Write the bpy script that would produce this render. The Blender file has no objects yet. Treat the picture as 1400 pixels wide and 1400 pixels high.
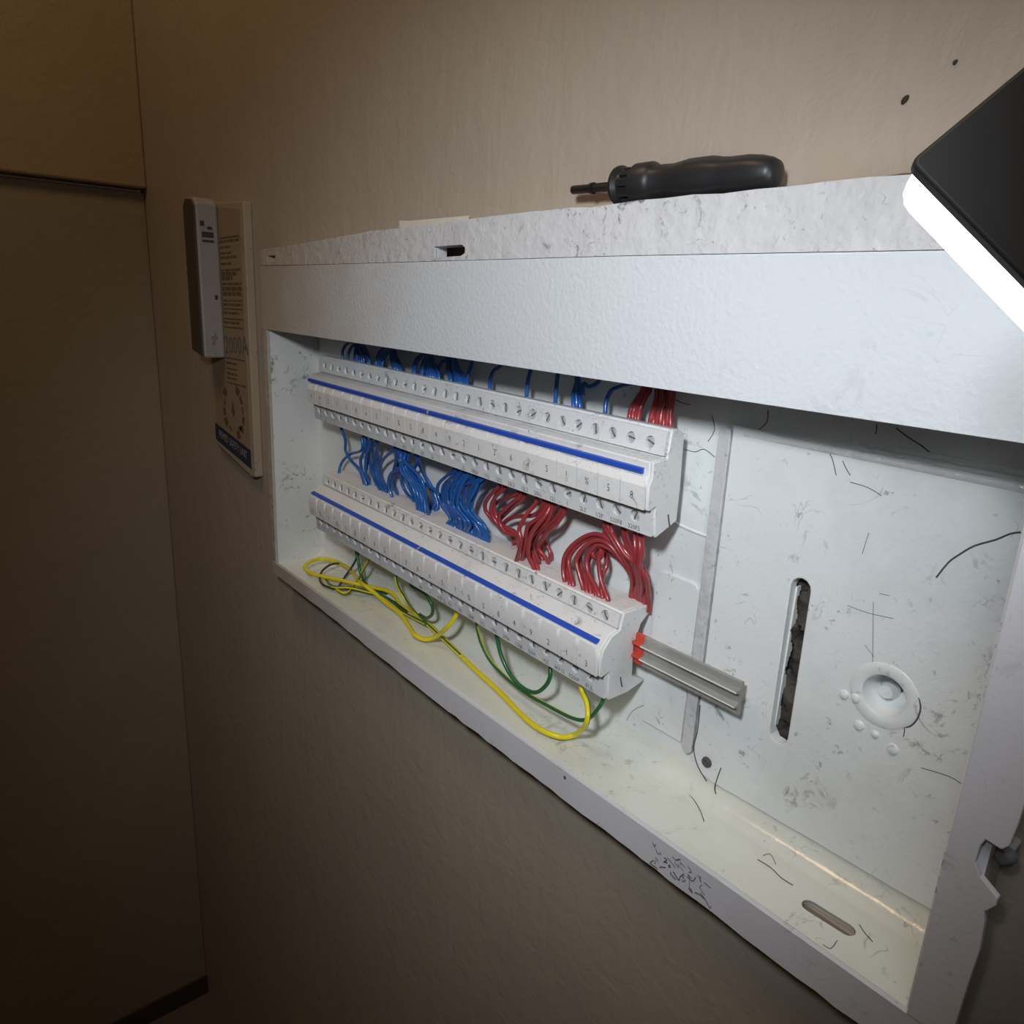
import bpy, bmesh, math, random
from mathutils import Vector, Matrix, noise
from mathutils.geometry import delaunay_2d_cdt

random.seed(3)
U = 0.24          # metres per modelling unit (one unit = height of the opening of the enclosure)
C = bpy.context.scene.collection
SC = bpy.context.scene

# ------------------------------------------------------------------ camera
def camera():
    cd = bpy.data.cameras.new('camera'); co = bpy.data.objects.new('camera', cd); C.objects.link(co)
    r = Vector((0.63684983, 0.76950083, 0.04786195)); u = Vector((-0.23851809, 0.13760691, 0.96133941))
    f = Vector((-0.73316534, 0.62364478, -0.27117481))
    m = Matrix((r, u, -f)).transposed().to_4x4()
    m.translation = Vector((3.01441655, -1.21921644, 1.15821171)) * U
    co.matrix_world = m
    cd.sensor_width = 36.0; cd.lens = 1023.076 / 1400 * 36.0
    cd.clip_start = 0.01; cd.clip_end = 50
    SC.camera = co
camera()
# ------------------------------------------------------------------ world, lights, exposure
W = bpy.data.worlds.new('dim_room'); SC.world = W; W.use_nodes = True
W.node_tree.nodes['Background'].inputs[0].default_value = (1.0, 0.74, 0.47, 1)
W.node_tree.nodes['Background'].inputs[1].default_value = 0.020
def fill_lights():
    # two unseen fill lights, added: cool spot near the camera, warm point high up
    ld = bpy.data.lights.new('fill_spot', 'SPOT'); lo = bpy.data.objects.new('fill_spot', ld); C.objects.link(lo)
    ld.energy = 9.0; ld.color = (0.90, 0.95, 1.0); ld.shadow_soft_size = 0.03
    ld.spot_size = math.radians(82); ld.spot_blend = 1.0
    lo.location = Vector((2.78, -1.52, 1.70)) * U
    d = Vector((1.35, 0.1, 0.62)) * U - lo.location
    lo.rotation_euler = d.to_track_quat('-Z', 'Y').to_euler()
    ld = bpy.data.lights.new('high_warm_fill', 'POINT'); lo = bpy.data.objects.new('high_warm_fill', ld); C.objects.link(lo)
    ld.energy = 9.5; ld.color = (1.0, 0.68, 0.36); ld.shadow_soft_size = 0.15
    lo.location = Vector((0.7, -2.4, 5.5)) * U
fill_lights()
LAMP_STRENGTH = 7.0
vs = SC.view_settings
vs.view_transform = 'Standard'; vs.look = 'None'; vs.exposure = 0.0; vs.gamma = 1.0; vs.use_curve_mapping = False

# ------------------------------------------------------------------ materials
def nodes(name):
    m = bpy.data.materials.new(name); m.use_nodes = True
    nt = m.node_tree; b = nt.nodes['Principled BSDF']
    return m, nt, b
def lnk(nt, a, b): nt.links.new(a, b)
def noise_n(nt, co, scale, detail=4, rough=.5, dist=0):
    n = nt.nodes.new('ShaderNodeTexNoise'); n.inputs['Scale'].default_value = scale
    n.inputs['Detail'].default_value = detail; n.inputs['Roughness'].default_value = rough
    n.inputs['Distortion'].default_value = dist; lnk(nt, co, n.inputs['Vector']); return n.outputs['Fac']
def ramp(nt, src, stops):
    r = nt.nodes.new('ShaderNodeValToRGB'); lnk(nt, src, r.inputs[0])
    e = r.color_ramp.elements
    while len(e) < len(stops): e.new(0.5)
    for i, (p, c) in enumerate(stops):
        e[i].position = p; e[i].color = (c, c, c, 1) if not isinstance(c, tuple) else (*c, 1)
    return r.outputs[0]
def math_n(nt, op, a, b):
    m = nt.nodes.new('ShaderNodeMath'); m.operation = op
    for i, v in enumerate((a, b)):
        if isinstance(v, (int, float)): m.inputs[i].default_value = v
        else: lnk(nt, v, m.inputs[i])
    return m.outputs[0]
def mix(nt, fac, a, b):
    m = nt.nodes.new('ShaderNodeMix'); m.data_type = 'RGBA'
    if isinstance(fac, (int, float)): m.inputs[0].default_value = fac
    else: lnk(nt, fac, m.inputs[0])
    for i, v in ((6, a), (7, b)):
        if isinstance(v, tuple): m.inputs[i].default_value = (*v, 1)
        else: lnk(nt, v, m.inputs[i])
    return m.outputs[2]
def bump(nt, b, h, strength, dist):
    n = nt.nodes.new('ShaderNodeBump'); n.inputs['Strength'].default_value = strength
    n.inputs['Distance'].default_value = dist; lnk(nt, h, n.inputs['Height']); lnk(nt, n.outputs[0], b.inputs['Normal'])
def coords(nt, sc=(1, 1, 1)):
    t = nt.nodes.new('ShaderNodeTexCoord'); mp = nt.nodes.new('ShaderNodeMapping')
    mp.inputs['Scale'].default_value = sc; lnk(nt, t.outputs['Object'], mp.inputs['Vector']); return mp.outputs[0]

def plain(name, col, rough=.5, metal=0.0, spec=.5, coat=0.0):
    m, nt, b = nodes(name)
    co = coords(nt)
    f = noise_n(nt, co, 90, 3)
    lnk(nt, mix(nt, f, tuple(c * .88 for c in col), tuple(min(1, c * 1.1) for c in col)), b.inputs['Base Color'])
    b.inputs['Roughness'].default_value = rough; b.inputs['Metallic'].default_value = metal
    b.inputs['Specular IOR Level'].default_value = spec; b.inputs['Coat Weight'].default_value = coat
    return m

def dirty(name, col, rough=.45, dirt=.5, scr=.5, peel=0.25, dcol=(.10, .095, .09), scale=1.0, peel_scale=420, stretch=(1, 1, 1), peel_d=.0006, left_tan=False, gloss=.5):
    """painted metal / plastic: base coat, vein-like scratches, specks and smudges, orange-peel relief"""
    m, nt, b = nodes(name)
    co = coords(nt, stretch)
    # soft smudges
    sm = ramp(nt, noise_n(nt, co, 14 * scale, 6, .62), [(.52, 0.0), (.80, 1.0)])
    # scuffs: frayed dark patches of a rough fractal, gathered in clusters
    gr = ramp(nt, noise_n(nt, co, 44 * scale, 9, .74, 1.1), [(.575, 0.0), (.64, 1.0)])
    gm = ramp(nt, noise_n(nt, co, 11 * scale, 4, .6), [(.50 - .06 * max(0, dirt - .7) / .3, 0.0), (.62, 1.0)])
    gr = math_n(nt, 'MULTIPLY', gr, gm)
    # hair scratches: thin band of a distorted noise, broken up by two masks
    v = noise_n(nt, co, 20 * scale, 3, .55, 1.6)
    v = math_n(nt, 'ABSOLUTE', math_n(nt, 'SUBTRACT', v, .5), 0)
    ln = ramp(nt, v, [(0.0, 1.0), (.006, 0.0)])
    mk = ramp(nt, noise_n(nt, co, 30 * scale, 4, .65), [(.54, 0.0), (.62, 1.0)])
    ln = math_n(nt, 'MULTIPLY', ln, mk)
    # specks in clusters
    sp = ramp(nt, noise_n(nt, co, 210 * scale, 3, .65), [(.63, 0.0), (.69, 1.0)])
    mk2 = ramp(nt, noise_n(nt, co, 26 * scale, 5, .65), [(.49, 0.0), (.62, 1.0)])
    sp = math_n(nt, 'MULTIPLY', sp, mk2)
    if left_tan:                                              # tan mixed in towards the left end, with a noisy edge
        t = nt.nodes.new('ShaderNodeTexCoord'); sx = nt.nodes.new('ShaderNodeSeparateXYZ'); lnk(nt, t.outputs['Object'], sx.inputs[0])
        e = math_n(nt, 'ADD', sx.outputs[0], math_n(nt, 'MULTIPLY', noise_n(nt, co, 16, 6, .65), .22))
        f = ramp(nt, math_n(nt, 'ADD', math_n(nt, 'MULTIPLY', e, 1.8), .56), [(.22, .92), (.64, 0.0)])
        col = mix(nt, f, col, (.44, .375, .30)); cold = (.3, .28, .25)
    else: cold = tuple(a * .45 + d * .5 for a, d in zip(col, dcol))
    c1 = mix(nt, math_n(nt, 'MULTIPLY', sm, .45 * dirt), col, cold)
    c1 = mix(nt, math_n(nt, 'MULTIPLY', gr, min(1, .85 * dirt)), c1, dcol)
    c2 = mix(nt, math_n(nt, 'MULTIPLY', ln, .7 * scr), c1, dcol)
    c3 = mix(nt, math_n(nt, 'MULTIPLY', sp, .75 * dirt), c2, dcol)
    lnk(nt, c3, b.inputs['Base Color'])
    b.inputs['Roughness'].default_value = rough; b.inputs['Specular IOR Level'].default_value = gloss
    if peel: bump(nt, b, noise_n(nt, co, peel_scale, 3, .5), peel, peel_d)
    return m

def wallpaint(name, col, streak=(1, 1, 1)):
    m, nt, b = nodes(name)
    co = coords(nt); co2 = coords(nt, streak)
    f = ramp(nt, noise_n(nt, co, 6, 6, .6), [(.3, 0.0), (.7, 1.0)])
    c = mix(nt, f, tuple(a * .90 for a in col), col)
    g = ramp(nt, noise_n(nt, co, 60, 5, .7), [(.70, 0.0), (.80, 1.0)])
    c = mix(nt, math_n(nt, 'MULTIPLY', g, .35), c, tuple(a * .55 for a in col))
    lnk(nt, c, b.inputs['Base Color']); b.inputs['Roughness'].default_value = .55
    h = math_n(nt, 'ADD', noise_n(nt, co, 55, 8, .62, .6), math_n(nt, 'MULTIPLY', noise_n(nt, co2, 38, 6, .6, .3), 1.1))
    bump(nt, b, h, .34, .003)
    return m

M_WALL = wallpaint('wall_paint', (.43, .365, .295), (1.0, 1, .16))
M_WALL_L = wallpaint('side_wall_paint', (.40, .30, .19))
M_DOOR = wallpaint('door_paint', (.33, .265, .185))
M_FLOOR = plain('floor_concrete', (.16, .12, .10), .8)
M_CAB = dirty('white_enamel', (.79, .82, .82), .33, .72, .7, .3, scale=1.0)
M_PANEL = dirty('panel_enamel', (.635, .665, .70), .20, .12, .15, .48, peel_scale=360, peel_d=.0009, left_tan=True)
M_FLANGE = dirty('flange_enamel', (.58, .58, .595), .45, 1.0, .8, .7, scale=1.7, peel_scale=110, peel_d=.0022, left_tan=True)
M_RIM = dirty('rim_enamel', (.66, .66, .71), .5, .35, .2, .2, left_tan=True)
M_TRAY = dirty('tray_enamel', (.76, .78, .715), .2, .55, .6, .35, peel_scale=200, gloss=.9)
M_BLOCK = dirty('grey_white_plastic', (.74, .74, .74), .5, 1.0, .8, .12, scale=2.4)
M_COVER = dirty('cover_plastic', (.77, .77, .77), .45, 1.0, .6, .1, scale=3.0)
M_BLUE = plain('blue_marker', (.02, .085, .50), .4)
M_SCREW = plain('zinc_screw', (.66, .66, .66), .38, .35)
M_INK = plain('printed_ink', (.13, .13, .15), .7)
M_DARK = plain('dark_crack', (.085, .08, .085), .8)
M_SEAM = plain('brown_gap', (.16, .085, .05), .9)
M_WB = plain('blue_insulation', (.014, .10, .36), .3, coat=.3)
M_WR = plain('red_insulation', (.33, .04, .046), .3, coat=.3)
M_WY = plain('yellow_insulation', (.80, .66, .015), .35, coat=.2)
M_WG = plain('green_insulation', (.02, .13, .045), .35, coat=.2)
M_WD = plain('dark_green_insulation', (.03, .055, .035), .4)
M_BLK = plain('black_handle_plastic', (.017, .017, .019), .34)
M_BLK2 = plain('grey_black_rubber', (.016, .0165, .018), .42)
M_STEEL = plain('dark_steel', (.10, .10, .105), .28, .9)
M_LAMPB = plain('lamp_housing_black', (.030, .028, .027), .55)
M_RUB = dirty('dark_rubble', (.055, .045, .038), .7, .9, .5, .9, scale=3, peel_scale=60, peel_d=.006)
M_PAPER = dirty('aged_card', (.38, .31, .215), .7, .8, .2, .1)
M_BOXW = dirty('wall_box_white', (.35, .315, .30), .55, .7, .3, .1)
M_BOXD = plain('wall_box_dark', (.07, .05, .035), .7)
M_NAVY = plain('navy_print', (.02, .03, .07), .6)
M_PALE = plain('pale_print', (.40, .38, .37), .7)
M_BROWN = plain('brown_print', (.13, .085, .05), .7)
M_PLASTER = plain('loose_plaster', (.72, .66, .58), .8)

def glassy(name, col, trans, rough):
    m, nt, b = nodes(name)
    f = noise_n(nt, coords(nt), 70, 4)
    lnk(nt, mix(nt, f, tuple(c * .85 for c in col), col), b.inputs['Base Color'])
    b.inputs['Roughness'].default_value = rough; b.inputs['Transmission Weight'].default_value = trans
    b.inputs['IOR'].default_value = 1.3
    return m
M_CLEAR = glassy('smoky_clear_plastic', (.62, .62, .59), .55, .06)
M_GLINT = glassy('pale_glint', (.92, .92, .90), .15, .08)  # pale colour for the highlight lines drawn on the rail
M_RED = glassy('translucent_red_plastic', (.85, .12, .08), .35, .25)
def emit(name, col, s):
    m, nt, b = nodes(name)
    b.inputs['Base Color'].default_value = (.9, .9, .9, 1)
    b.inputs['Emission Color'].default_value = (*col, 1); b.inputs['Emission Strength'].default_value = s
    return m
M_LED = emit('led_diffuser', (.90, .95, 1.0), LAMP_STRENGTH)

# ------------------------------------------------------------------ mesh helpers (all in modelling units)
class MB:
    def __init__(s): s.v = []; s.f = []; s.mi = []
    def add(s, vs, fs, mi=0):
        o = len(s.v); s.v += [tuple(p) for p in vs]; s.f += [tuple(i + o for i in f) for f in fs]; s.mi += [mi] * len(fs); return s
    def box(s, a, b, mi=0):
        (x0, y0, z0), (x1, y1, z1) = a, b
        v = [(x, y, z) for x in (x0, x1) for y in (y0, y1) for z in (z0, z1)]
        return s.add(v, [(0, 1, 3, 2), (4, 6, 7, 5), (0, 4, 5, 1), (2, 3, 7, 6), (0, 2, 6, 4), (1, 5, 7, 3)], mi)
    def plate(s, outline, holes, fn, w0, w1, mi=0, extra=()):
        """2-D outline with holes, thickened from w0 to w1; fn(u,v,w) -> xyz"""
        loops = [list(outline)] + [list(h) for h in holes]
        V = []; E = []; idx = []
        for L in loops:
            o = len(V); V += [Vector(p) for p in L]; n = len(L)
            E += [(o + i, o + (i + 1) % n) for i in range(n)]; idx.append(range(o, o + n))
        V += [Vector(p) for p in extra]
        rv, re, rf, *_ = delaunay_2d_cdt(V, E, [], 1, 1e-7)
        def inside(p, L):
            c = False; n = len(L); j = n - 1
            for i in range(n):
                (xi, yi), (xj, yj) = L[i], L[j]
                if (yi > p[1]) != (yj > p[1]) and p[0] < (xj - xi) * (p[1] - yi) / (yj - yi) + xi: c = not c
                j = i
            return c
        keep = []
        for f in rf:
            c = sum((rv[i] for i in f), Vector((0, 0))) / len(f)
            if inside(c, loops[0]) and not any(inside(c, h) for h in loops[1:]): keep.append(tuple(f))
        n = len(rv)
        A = [fn(p.x, p.y, w0) for p in rv]; B = [fn(p.x, p.y, w1) for p in rv]
        fs = [tuple(f) for f in keep] + [tuple(i + n for i in reversed(f)) for f in keep]
        cnt = {}
        for f in keep:
            for i in range(len(f)):
                e = (f[i], f[(i + 1) % len(f)]); cnt[e] = 1
        for (a, b) in list(cnt):
            if (b, a) not in cnt: fs.append((b, a, a + n, b + n))
        return s.add(A + B, fs, mi)
    def prism(s, prof, x0, x1, shear=lambda x: 0.0, mi=0):
        n = len(prof); v = [(x, y, z + shear(x)) for x in (x0, x1) for y, z in prof]
        f = [(i, (i + 1) % n, n + (i + 1) % n, n + i) for i in range(n)] + [tuple(reversed(range(n))), tuple(range(n, 2 * n))]
        return s.add(v, f, mi)
    def lathe(s, prof, c, axis, n=24, mi=0, cap=True):
        """prof: (distance along axis, radius)"""
        ax = Vector(axis).normalized(); t = Vector((0, 0, 1)) if abs(ax.z) < .9 else Vector((1, 0, 0))
        e1 = ax.cross(t).normalized(); e2 = ax.cross(e1); c = Vector(c); v = []
        for d, r in prof:
            for k in range(n):
                a = 2 * math.pi * k / n; v.append(c + ax * d + (e1 * math.cos(a) + e2 * math.sin(a)) * r)
        f = [(j * n + k, j * n + (k + 1) % n, (j + 1) * n + (k + 1) % n, (j + 1) * n + k) for j in range(len(prof) - 1) for k in range(n)]
        if cap: f += [tuple(reversed(range(n))), tuple(range((len(prof) - 1) * n, len(prof) * n))]
        return s.add(v, f, mi)
    def tube(s, pts, r, seg=4, n=8, mi=0, stripe=None):
        P = [Vector(p) for p in pts]; Q = []
        for i in range(len(P) - 1):
            p0 = P[max(i - 1, 0)]; p1 = P[i]; p2 = P[i + 1]; p3 = P[min(i + 2, len(P) - 1)]
            for k in range(seg):
                t = k / seg
                Q.append(.5 * (2 * p1 + (p2 - p0) * t + (2 * p0 - 5 * p1 + 4 * p2 - p3) * t * t + (3 * p1 - p0 - 3 * p2 + p3) * t ** 3))
        Q.append(P[-1]); v = []; up = None
        for i, q in enumerate(Q):
            d = (Q[min(i + 1, len(Q) - 1)] - Q[max(i - 1, 0)])
            d = d.normalized() if d.length > 1e-9 else Vector((0, 0, 1))
            if up is None: up = d.orthogonal().normalized()
            up = (up - d * up.dot(d)); up = up.normalized() if up.length > 1e-6 else d.orthogonal().normalized()
            w = d.cross(up)
            for k in range(n):
                a = 2 * math.pi * k / n; v.append(q + (up * math.cos(a) + w * math.sin(a)) * r)
        for i in range(len(Q) - 1):
            pass
        o = len(s.v); s.v += [tuple(p) for p in v]
        for i in range(len(Q) - 1):
            for k in range(n):
                s.f.append((o + i * n + k, o + i * n + (k + 1) % n, o + (i + 1) * n + (k + 1) % n, o + (i + 1) * n + k))
                s.mi.append(stripe[1] if stripe and k in stripe[0] else mi)
        s.f += [tuple(o + k for k in reversed(range(n))), tuple(o + (len(Q) - 1) * n + k for k in range(n))]; s.mi += [mi, mi]
        return s
    def build(s, name, mats, parent=None, bevel=0, smooth=35, kind=None):
        org = parent_org(parent)
        me = bpy.data.meshes.new(name); me.from_pydata([tuple((Vector(p) - org) * U) for p in s.v], [], s.f)
        mats = mats if isinstance(mats, (list, tuple)) else [mats]
        for m in mats: me.materials.append(m)
        for p, i in zip(me.polygons, s.mi): p.material_index = i
        bm = bmesh.new(); bm.from_mesh(me); bmesh.ops.recalc_face_normals(bm, faces=bm.faces); bm.to_mesh(me); bm.free()
        if smooth:
            me.polygons.foreach_set('use_smooth', [True] * len(me.polygons)); me.set_sharp_from_angle(angle=math.radians(smooth))
        o = bpy.data.objects.new(name, me); C.objects.link(o)
        if parent: o.parent = parent
        if bevel:
            b = o.modifiers.new('bevel', 'BEVEL'); b.width = bevel * U; b.segments = 2; b.limit_method = 'ANGLE'; b.angle_limit = math.radians(40)
        if kind: o['kind'] = kind
        return o
ORG = {}
def parent_org(p):
    return ORG.get(p.name, Vector((0, 0, 0))) if p else Vector((0, 0, 0))
def tag(o, label, cat, group=None, kind=None):
    o['label'] = label; o['category'] = cat
    if group: o['group'] = group
    if kind: o['kind'] = kind
    return o
def thing(name, label, cat, loc=(0, 0, 0), group=None):
    o = bpy.data.objects.new(name, None); C.objects.link(o); o.empty_display_size = .02
    o.location = Vector(loc) * U; ORG[o.name] = Vector(loc)
    return tag(o, label, cat, group)
def text(name, s, size, fn, mat, parent, sx=1.0):
    """flat lettering; fn(u,v) -> xyz in modelling units"""
    cu = bpy.data.curves.new('t', 'FONT'); cu.body = s; cu.size = size; cu.resolution_u = 2
    cu.align_x = 'CENTER'; cu.align_y = 'CENTER'
    to = bpy.data.objects.new('t', cu); C.objects.link(to)
    dg = bpy.context.evaluated_depsgraph_get(); me = bpy.data.meshes.new_from_object(to.evaluated_get(dg))
    mb = MB(); mb.add([fn(v.co.x * sx, v.co.y) for v in me.vertices], [tuple(p.vertices) for p in me.polygons])
    bpy.data.objects.remove(to); bpy.data.curves.remove(cu); bpy.data.meshes.remove(me)
    return mb.build(name, mat, parent, smooth=0)
XZ = lambda u, v, w: (u, w, v)
def circle(cx, cy, r, n=12, ry=None):
    return [(cx + r * math.cos(2 * math.pi * k / n), cy + (ry or r) * math.sin(2 * math.pi * k / n)) for k in range(n)]
def stadium(x0, z0, x1, z1, r, n=6):
    """rounded slot between two end centres"""
    a = math.atan2(z1 - z0, x1 - x0); L = []
    for k in range(n + 1): t = a - math.pi / 2 + math.pi * k / n; L.append((x1 + r * math.cos(t), z1 + r * math.sin(t)))
    for k in range(n + 1): t = a + math.pi / 2 + math.pi * k / n; L.append((x0 + r * math.cos(t), z0 + r * math.sin(t)))
    return L
def ragged(p, q, n, amp, seed):
    """points from p to q (excluded) with uneven wander, for chipped paint edges"""
    rr = random.Random(seed); L = []
    d = Vector((q[0] - p[0], q[1] - p[1])); nn = Vector((-d.y, d.x)).normalized()
    for i in range(n):
        o = (rr.uniform(-amp, amp) if i else 0)
        L.append((p[0] + d.x * i / n + nn.x * o, p[1] + d.y * i / n + nn.y * o))
    return L
# ================================================================== the setting
YW = 0.10                        # plane of the back wall (the rim of the enclosure stands proud of it)
ZF = -4.2                        # floor
def setting():
    mb = MB()
    mb.plate([(-2.05, ZF), (7, ZF), (7, 6.4), (-2.05, 6.4)], [[(-.012, -.012), (2.712, -.012), (2.712, 1.24), (-.012, 1.24)]], XZ, YW, YW + .02)
    mb.build('wall_back', M_WALL, smooth=0, kind='structure')
    mb = MB()
    LX = lambda u, v, w: (w, u, v)
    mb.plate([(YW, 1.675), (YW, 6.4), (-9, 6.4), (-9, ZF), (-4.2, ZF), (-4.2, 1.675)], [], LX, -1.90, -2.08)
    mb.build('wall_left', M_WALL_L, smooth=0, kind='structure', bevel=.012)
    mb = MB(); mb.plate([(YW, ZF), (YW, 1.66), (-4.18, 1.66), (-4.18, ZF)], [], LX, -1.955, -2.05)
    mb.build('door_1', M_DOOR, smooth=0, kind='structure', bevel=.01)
    mb = MB(); mb.box((-2.2, -9, ZF - .2), (7, YW + .2, ZF)); mb.build('floor', M_FLOOR, smooth=0, kind='structure')
    mb = MB(); mb.box((-1.955, -4.18, ZF), (-1.935, YW, ZF + .16)); mb.build('baseboard_left', plain('dark_skirting', (.05, .04, .035), .6), smooth=0, kind='structure')
setting()

# ================================================================== the enclosure
ENC = thing('distribution_box', 'open white metal electrical distribution box set in the wall', 'electrical box', (1.35, .06, -.1))
YB = .222                        # back plate
def enclosure():
    # wide plain front panel above the opening
    mb = MB(); mb.plate([(-.04, 1.0), (2.79, 1.0), (2.79, 1.26), (1.9, 1.259), (.5, 1.247), (-.04, 1.245)], [], XZ, 0, .012)
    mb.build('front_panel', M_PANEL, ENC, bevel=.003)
    # painted-over flange above it, leaning back a little, with knock-out slots
    top = [(-.04, 1.305), (.3, 1.318), (.62, 1.332)]
    top = [(2.79, 1.261), (2.79, 1.375)] + list(reversed(top + ragged((.62, 1.332), (1.32, 1.356), 12, .003, 4) + ragged((1.32, 1.356), (2.79, 1.375), 22, .0025, 5))) + [(-.04, 1.246), (.5, 1.248), (1.9, 1.26)]
    slot = [(1.19, 1.262), (1.32, 1.266), (1.337, 1.273), (1.337, 1.286), (1.322, 1.294), (1.19, 1.292)]
    sq = [(.035, 1.245), (.115, 1.262), (.115, 1.275), (.035, 1.275)]
    sq = [(.03, 1.257), (.112, 1.259), (.112, 1.283), (.03, 1.282)]
    fl = lambda u, v, w: (u, w + (v - 1.25) * .05, v)
    mb = MB(); mb.plate(top, [slot, sq], fl, .0, .010)
    for hl in (slot, sq):                                  # turned-in edges of the knock-outs
        n = len(hl)
        mb.add([fn for q in hl for fn in (fl(q[0], q[1], .009), fl(q[0], q[1], .045))], [(2 * i, 2 * ((i + 1) % n), 2 * ((i + 1) % n) + 1, 2 * i + 1) for i in range(n)])
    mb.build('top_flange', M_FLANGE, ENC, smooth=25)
    # flange returns to the wall as a narrow ledge
    mb = MB(); mb.prism([(.016, 1.345), (.016, 1.352), (YW, 1.352), (YW, 1.345)], .8, 2.79, lambda x: (x - 1.3) * .011)
    mb.prism([(.012, 1.296), (.012, 1.302), (YW, 1.302), (YW, 1.296)], -.04, .8, lambda x: (x + .04) * .05)
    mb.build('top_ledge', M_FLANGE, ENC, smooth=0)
    # bottom, left and right rims
    low = ragged((-.04, -.054), (.42, -.056), 6, .0018, 6) + ragged((.42, -.056), (1.2, -.083), 10, .0022, 8) + ragged((1.2, -.083), (2.79, -.092), 40, .0028, 9) + [(2.79, -.092)]
    mb = MB(); mb.plate(low + [(2.79, 0), (2.71, 0)] + [(2.71 - .01 * 0 - i * .271, -.0045 * math.sin(math.pi * i / 10)) for i in range(1, 10)] + [(0, 0), (-.04, 0)], [], XZ, 0, .012)
    mb.prism([(.0125, -.044), (YW, -.040), (YW, -.034), (.0125, -.038)], -.04, 2.76, lambda x: -.013 * x)
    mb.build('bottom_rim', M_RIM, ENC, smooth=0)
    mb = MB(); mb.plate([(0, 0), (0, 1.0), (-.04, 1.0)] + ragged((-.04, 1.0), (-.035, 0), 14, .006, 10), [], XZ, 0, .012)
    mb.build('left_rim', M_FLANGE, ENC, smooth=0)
    edge = [(2.776, .0), (2.777, .06), (2.779, .13), (2.782, .2), (2.779, .25), (2.775, .27), (2.787, .29), (2.787, .305), (2.758, .325), (2.747, .345), (2.748, .375), (2.753, .39), (2.775, .387), (2.784, .40), (2.787, .44), (2.789, .5)] + ragged((2.789, .5), (2.79, 1.0), 14, .003, 12) + [(2.79, 1.0)]
    mb = MB(); mb.plate([(2.705, 1.0), (2.706, .5), (2.705, .0)] + edge, [], XZ, -.001, .012)
    mb.build('right_rim', M_RIM, ENC, smooth=0, bevel=.003)
    # side returns back to the wall outside the rim
    mb = MB(); mb.box((2.745, .012, -.085), (2.76, YW, 1.33)); mb.build('right_return', M_RIM, ENC, smooth=0)
    # tub: sides, top, floor with fillet, back plate
    mb = MB(); mb.box((-.010, .0125, -.008), (0, YB + .01, 1.21)); mb.build('left_side', dirty('side_enamel', (.66, .66, .64), .45, .9, 1.0, .3), ENC, smooth=0)
    mb = MB(); mb.box((2.70, .0125, -.008), (2.71, YB + .01, 1.21)); mb.build('right_side', M_CAB, ENC, smooth=0)
    mb = MB(); mb.box((-.01, .006, 1.2), (2.71, YB + .01, 1.21)); mb.build('top_side', M_CAB, ENC, smooth=0)
    R = .055
    fs = stadium(2.474, .0905, 2.550, .0945, .0165)
    mb = MB(); mb.plate([(0, .0125), (2.70, .0125), (2.70, YB - R), (0, YB - R)], [fs], lambda u, v, w: (u, v, w), 0, -.008)
    arc = [(YB - R + R * math.sin(a), R - R * math.cos(a)) for a in [math.pi / 2 * k / 8 for k in range(9)]]
    mb.add([(x, y, z) for x in (0, 2.70) for y, z in arc], [(i, i + 1, 9 + i + 1, 9 + i) for i in range(8)])
    n = len(fs); mb.add([(p[0], p[1], w) for p in fs for w in (0, -.010)], [(2 * i, 2 * ((i + 1) % n), 2 * ((i + 1) % n) + 1, 2 * i + 1) for i in range(n)])
    mb.build('floor_plate', M_TRAY, ENC, smooth=40)
    mb = MB(); mb.box((2.42, .04, -.070), (2.62, .16, -.055)); mb.build('slot_shadow_backing', plain('dark_slot_backing', (.12, .07, .045), .9), ENC, smooth=0)  # dark sheet under the floor slot, stands in for its shade
    slot = stadium(2.287, .258, 2.283, .604, .0225)
    hole = circle(2.487, .446, .066, 28)
    mb = MB(); mb.plate([(0, R), (2.70, R), (2.70, 1.2), (0, 1.2)], [slot, hole], XZ, YB, YB + .006)
    mb.build('back_plate', M_CAB, ENC, smooth=0)
    # large pressed cover plate right of the rib
    cp = [(2.07, .92)] + [(2.074, .5), (2.076, .10)] + [(2.076 + .05 - .05 * math.cos(a), .058 + .05 - .05 * math.sin(a) - .01) for a in [math.pi / 2 * k / 5 for k in range(1, 6)]] + ragged((2.14, .046), (2.69, .056), 14, .0012, 21) + [(2.69, .056), (2.697, .12), (2.697, .895), (2.33, .9)]
    mb = MB(); mb.plate(cp, [slot, hole], XZ, YB - .010, YB)
    mb.build('pressed_plate', M_CAB, ENC, smooth=0, bevel=.005)
    # rounded bead along its upper edge, catches the lamp
    mb = MB(); mb.tube([(2.10, YB - .001, .902), (2.33, YB - .0035, .903), (2.69, YB - .004, .899)], .010, 6, 12)
    mb.tube([(2.35, YB + .002, .925), (2.5, YB - .002, .925), (2.69, YB - .003, .922)], .006, 6, 10)
    mb.build('top_bead', dirty('bead_enamel', (.76, .78, .78), .14, .3, .3, 1.0, peel_scale=240, peel_d=.0016, gloss=1.0), ENC)
    # slot with bent-in torn lips
    mb = MB(); n = len(slot); rr = random.Random(5); depth = []
    for q in slot: depth.append(YB + .014 + rr.uniform(-.004, .006))
    mb.add([p for i, q in enumerate(slot) for p in ((q[0], YB - .009, q[1]), (q[0] + .0015, depth[i], q[1]))], [(2 * i, 2 * ((i + 1) % n), 2 * ((i + 1) % n) + 1, 2 * i + 1) for i in range(n)])
    for k in range(30):                                    # torn edge strip on the left lip
        z0 = .262 + k * .0112; w = .012 + .006 * math.sin(k * .9) + rr.uniform(0, .004)
        mb.box((2.2625, YB + .008, z0), (2.267 , YB + .006 + w, z0 + .011))
    mb.build('slot_lip', M_CAB, ENC, smooth=30)
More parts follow.
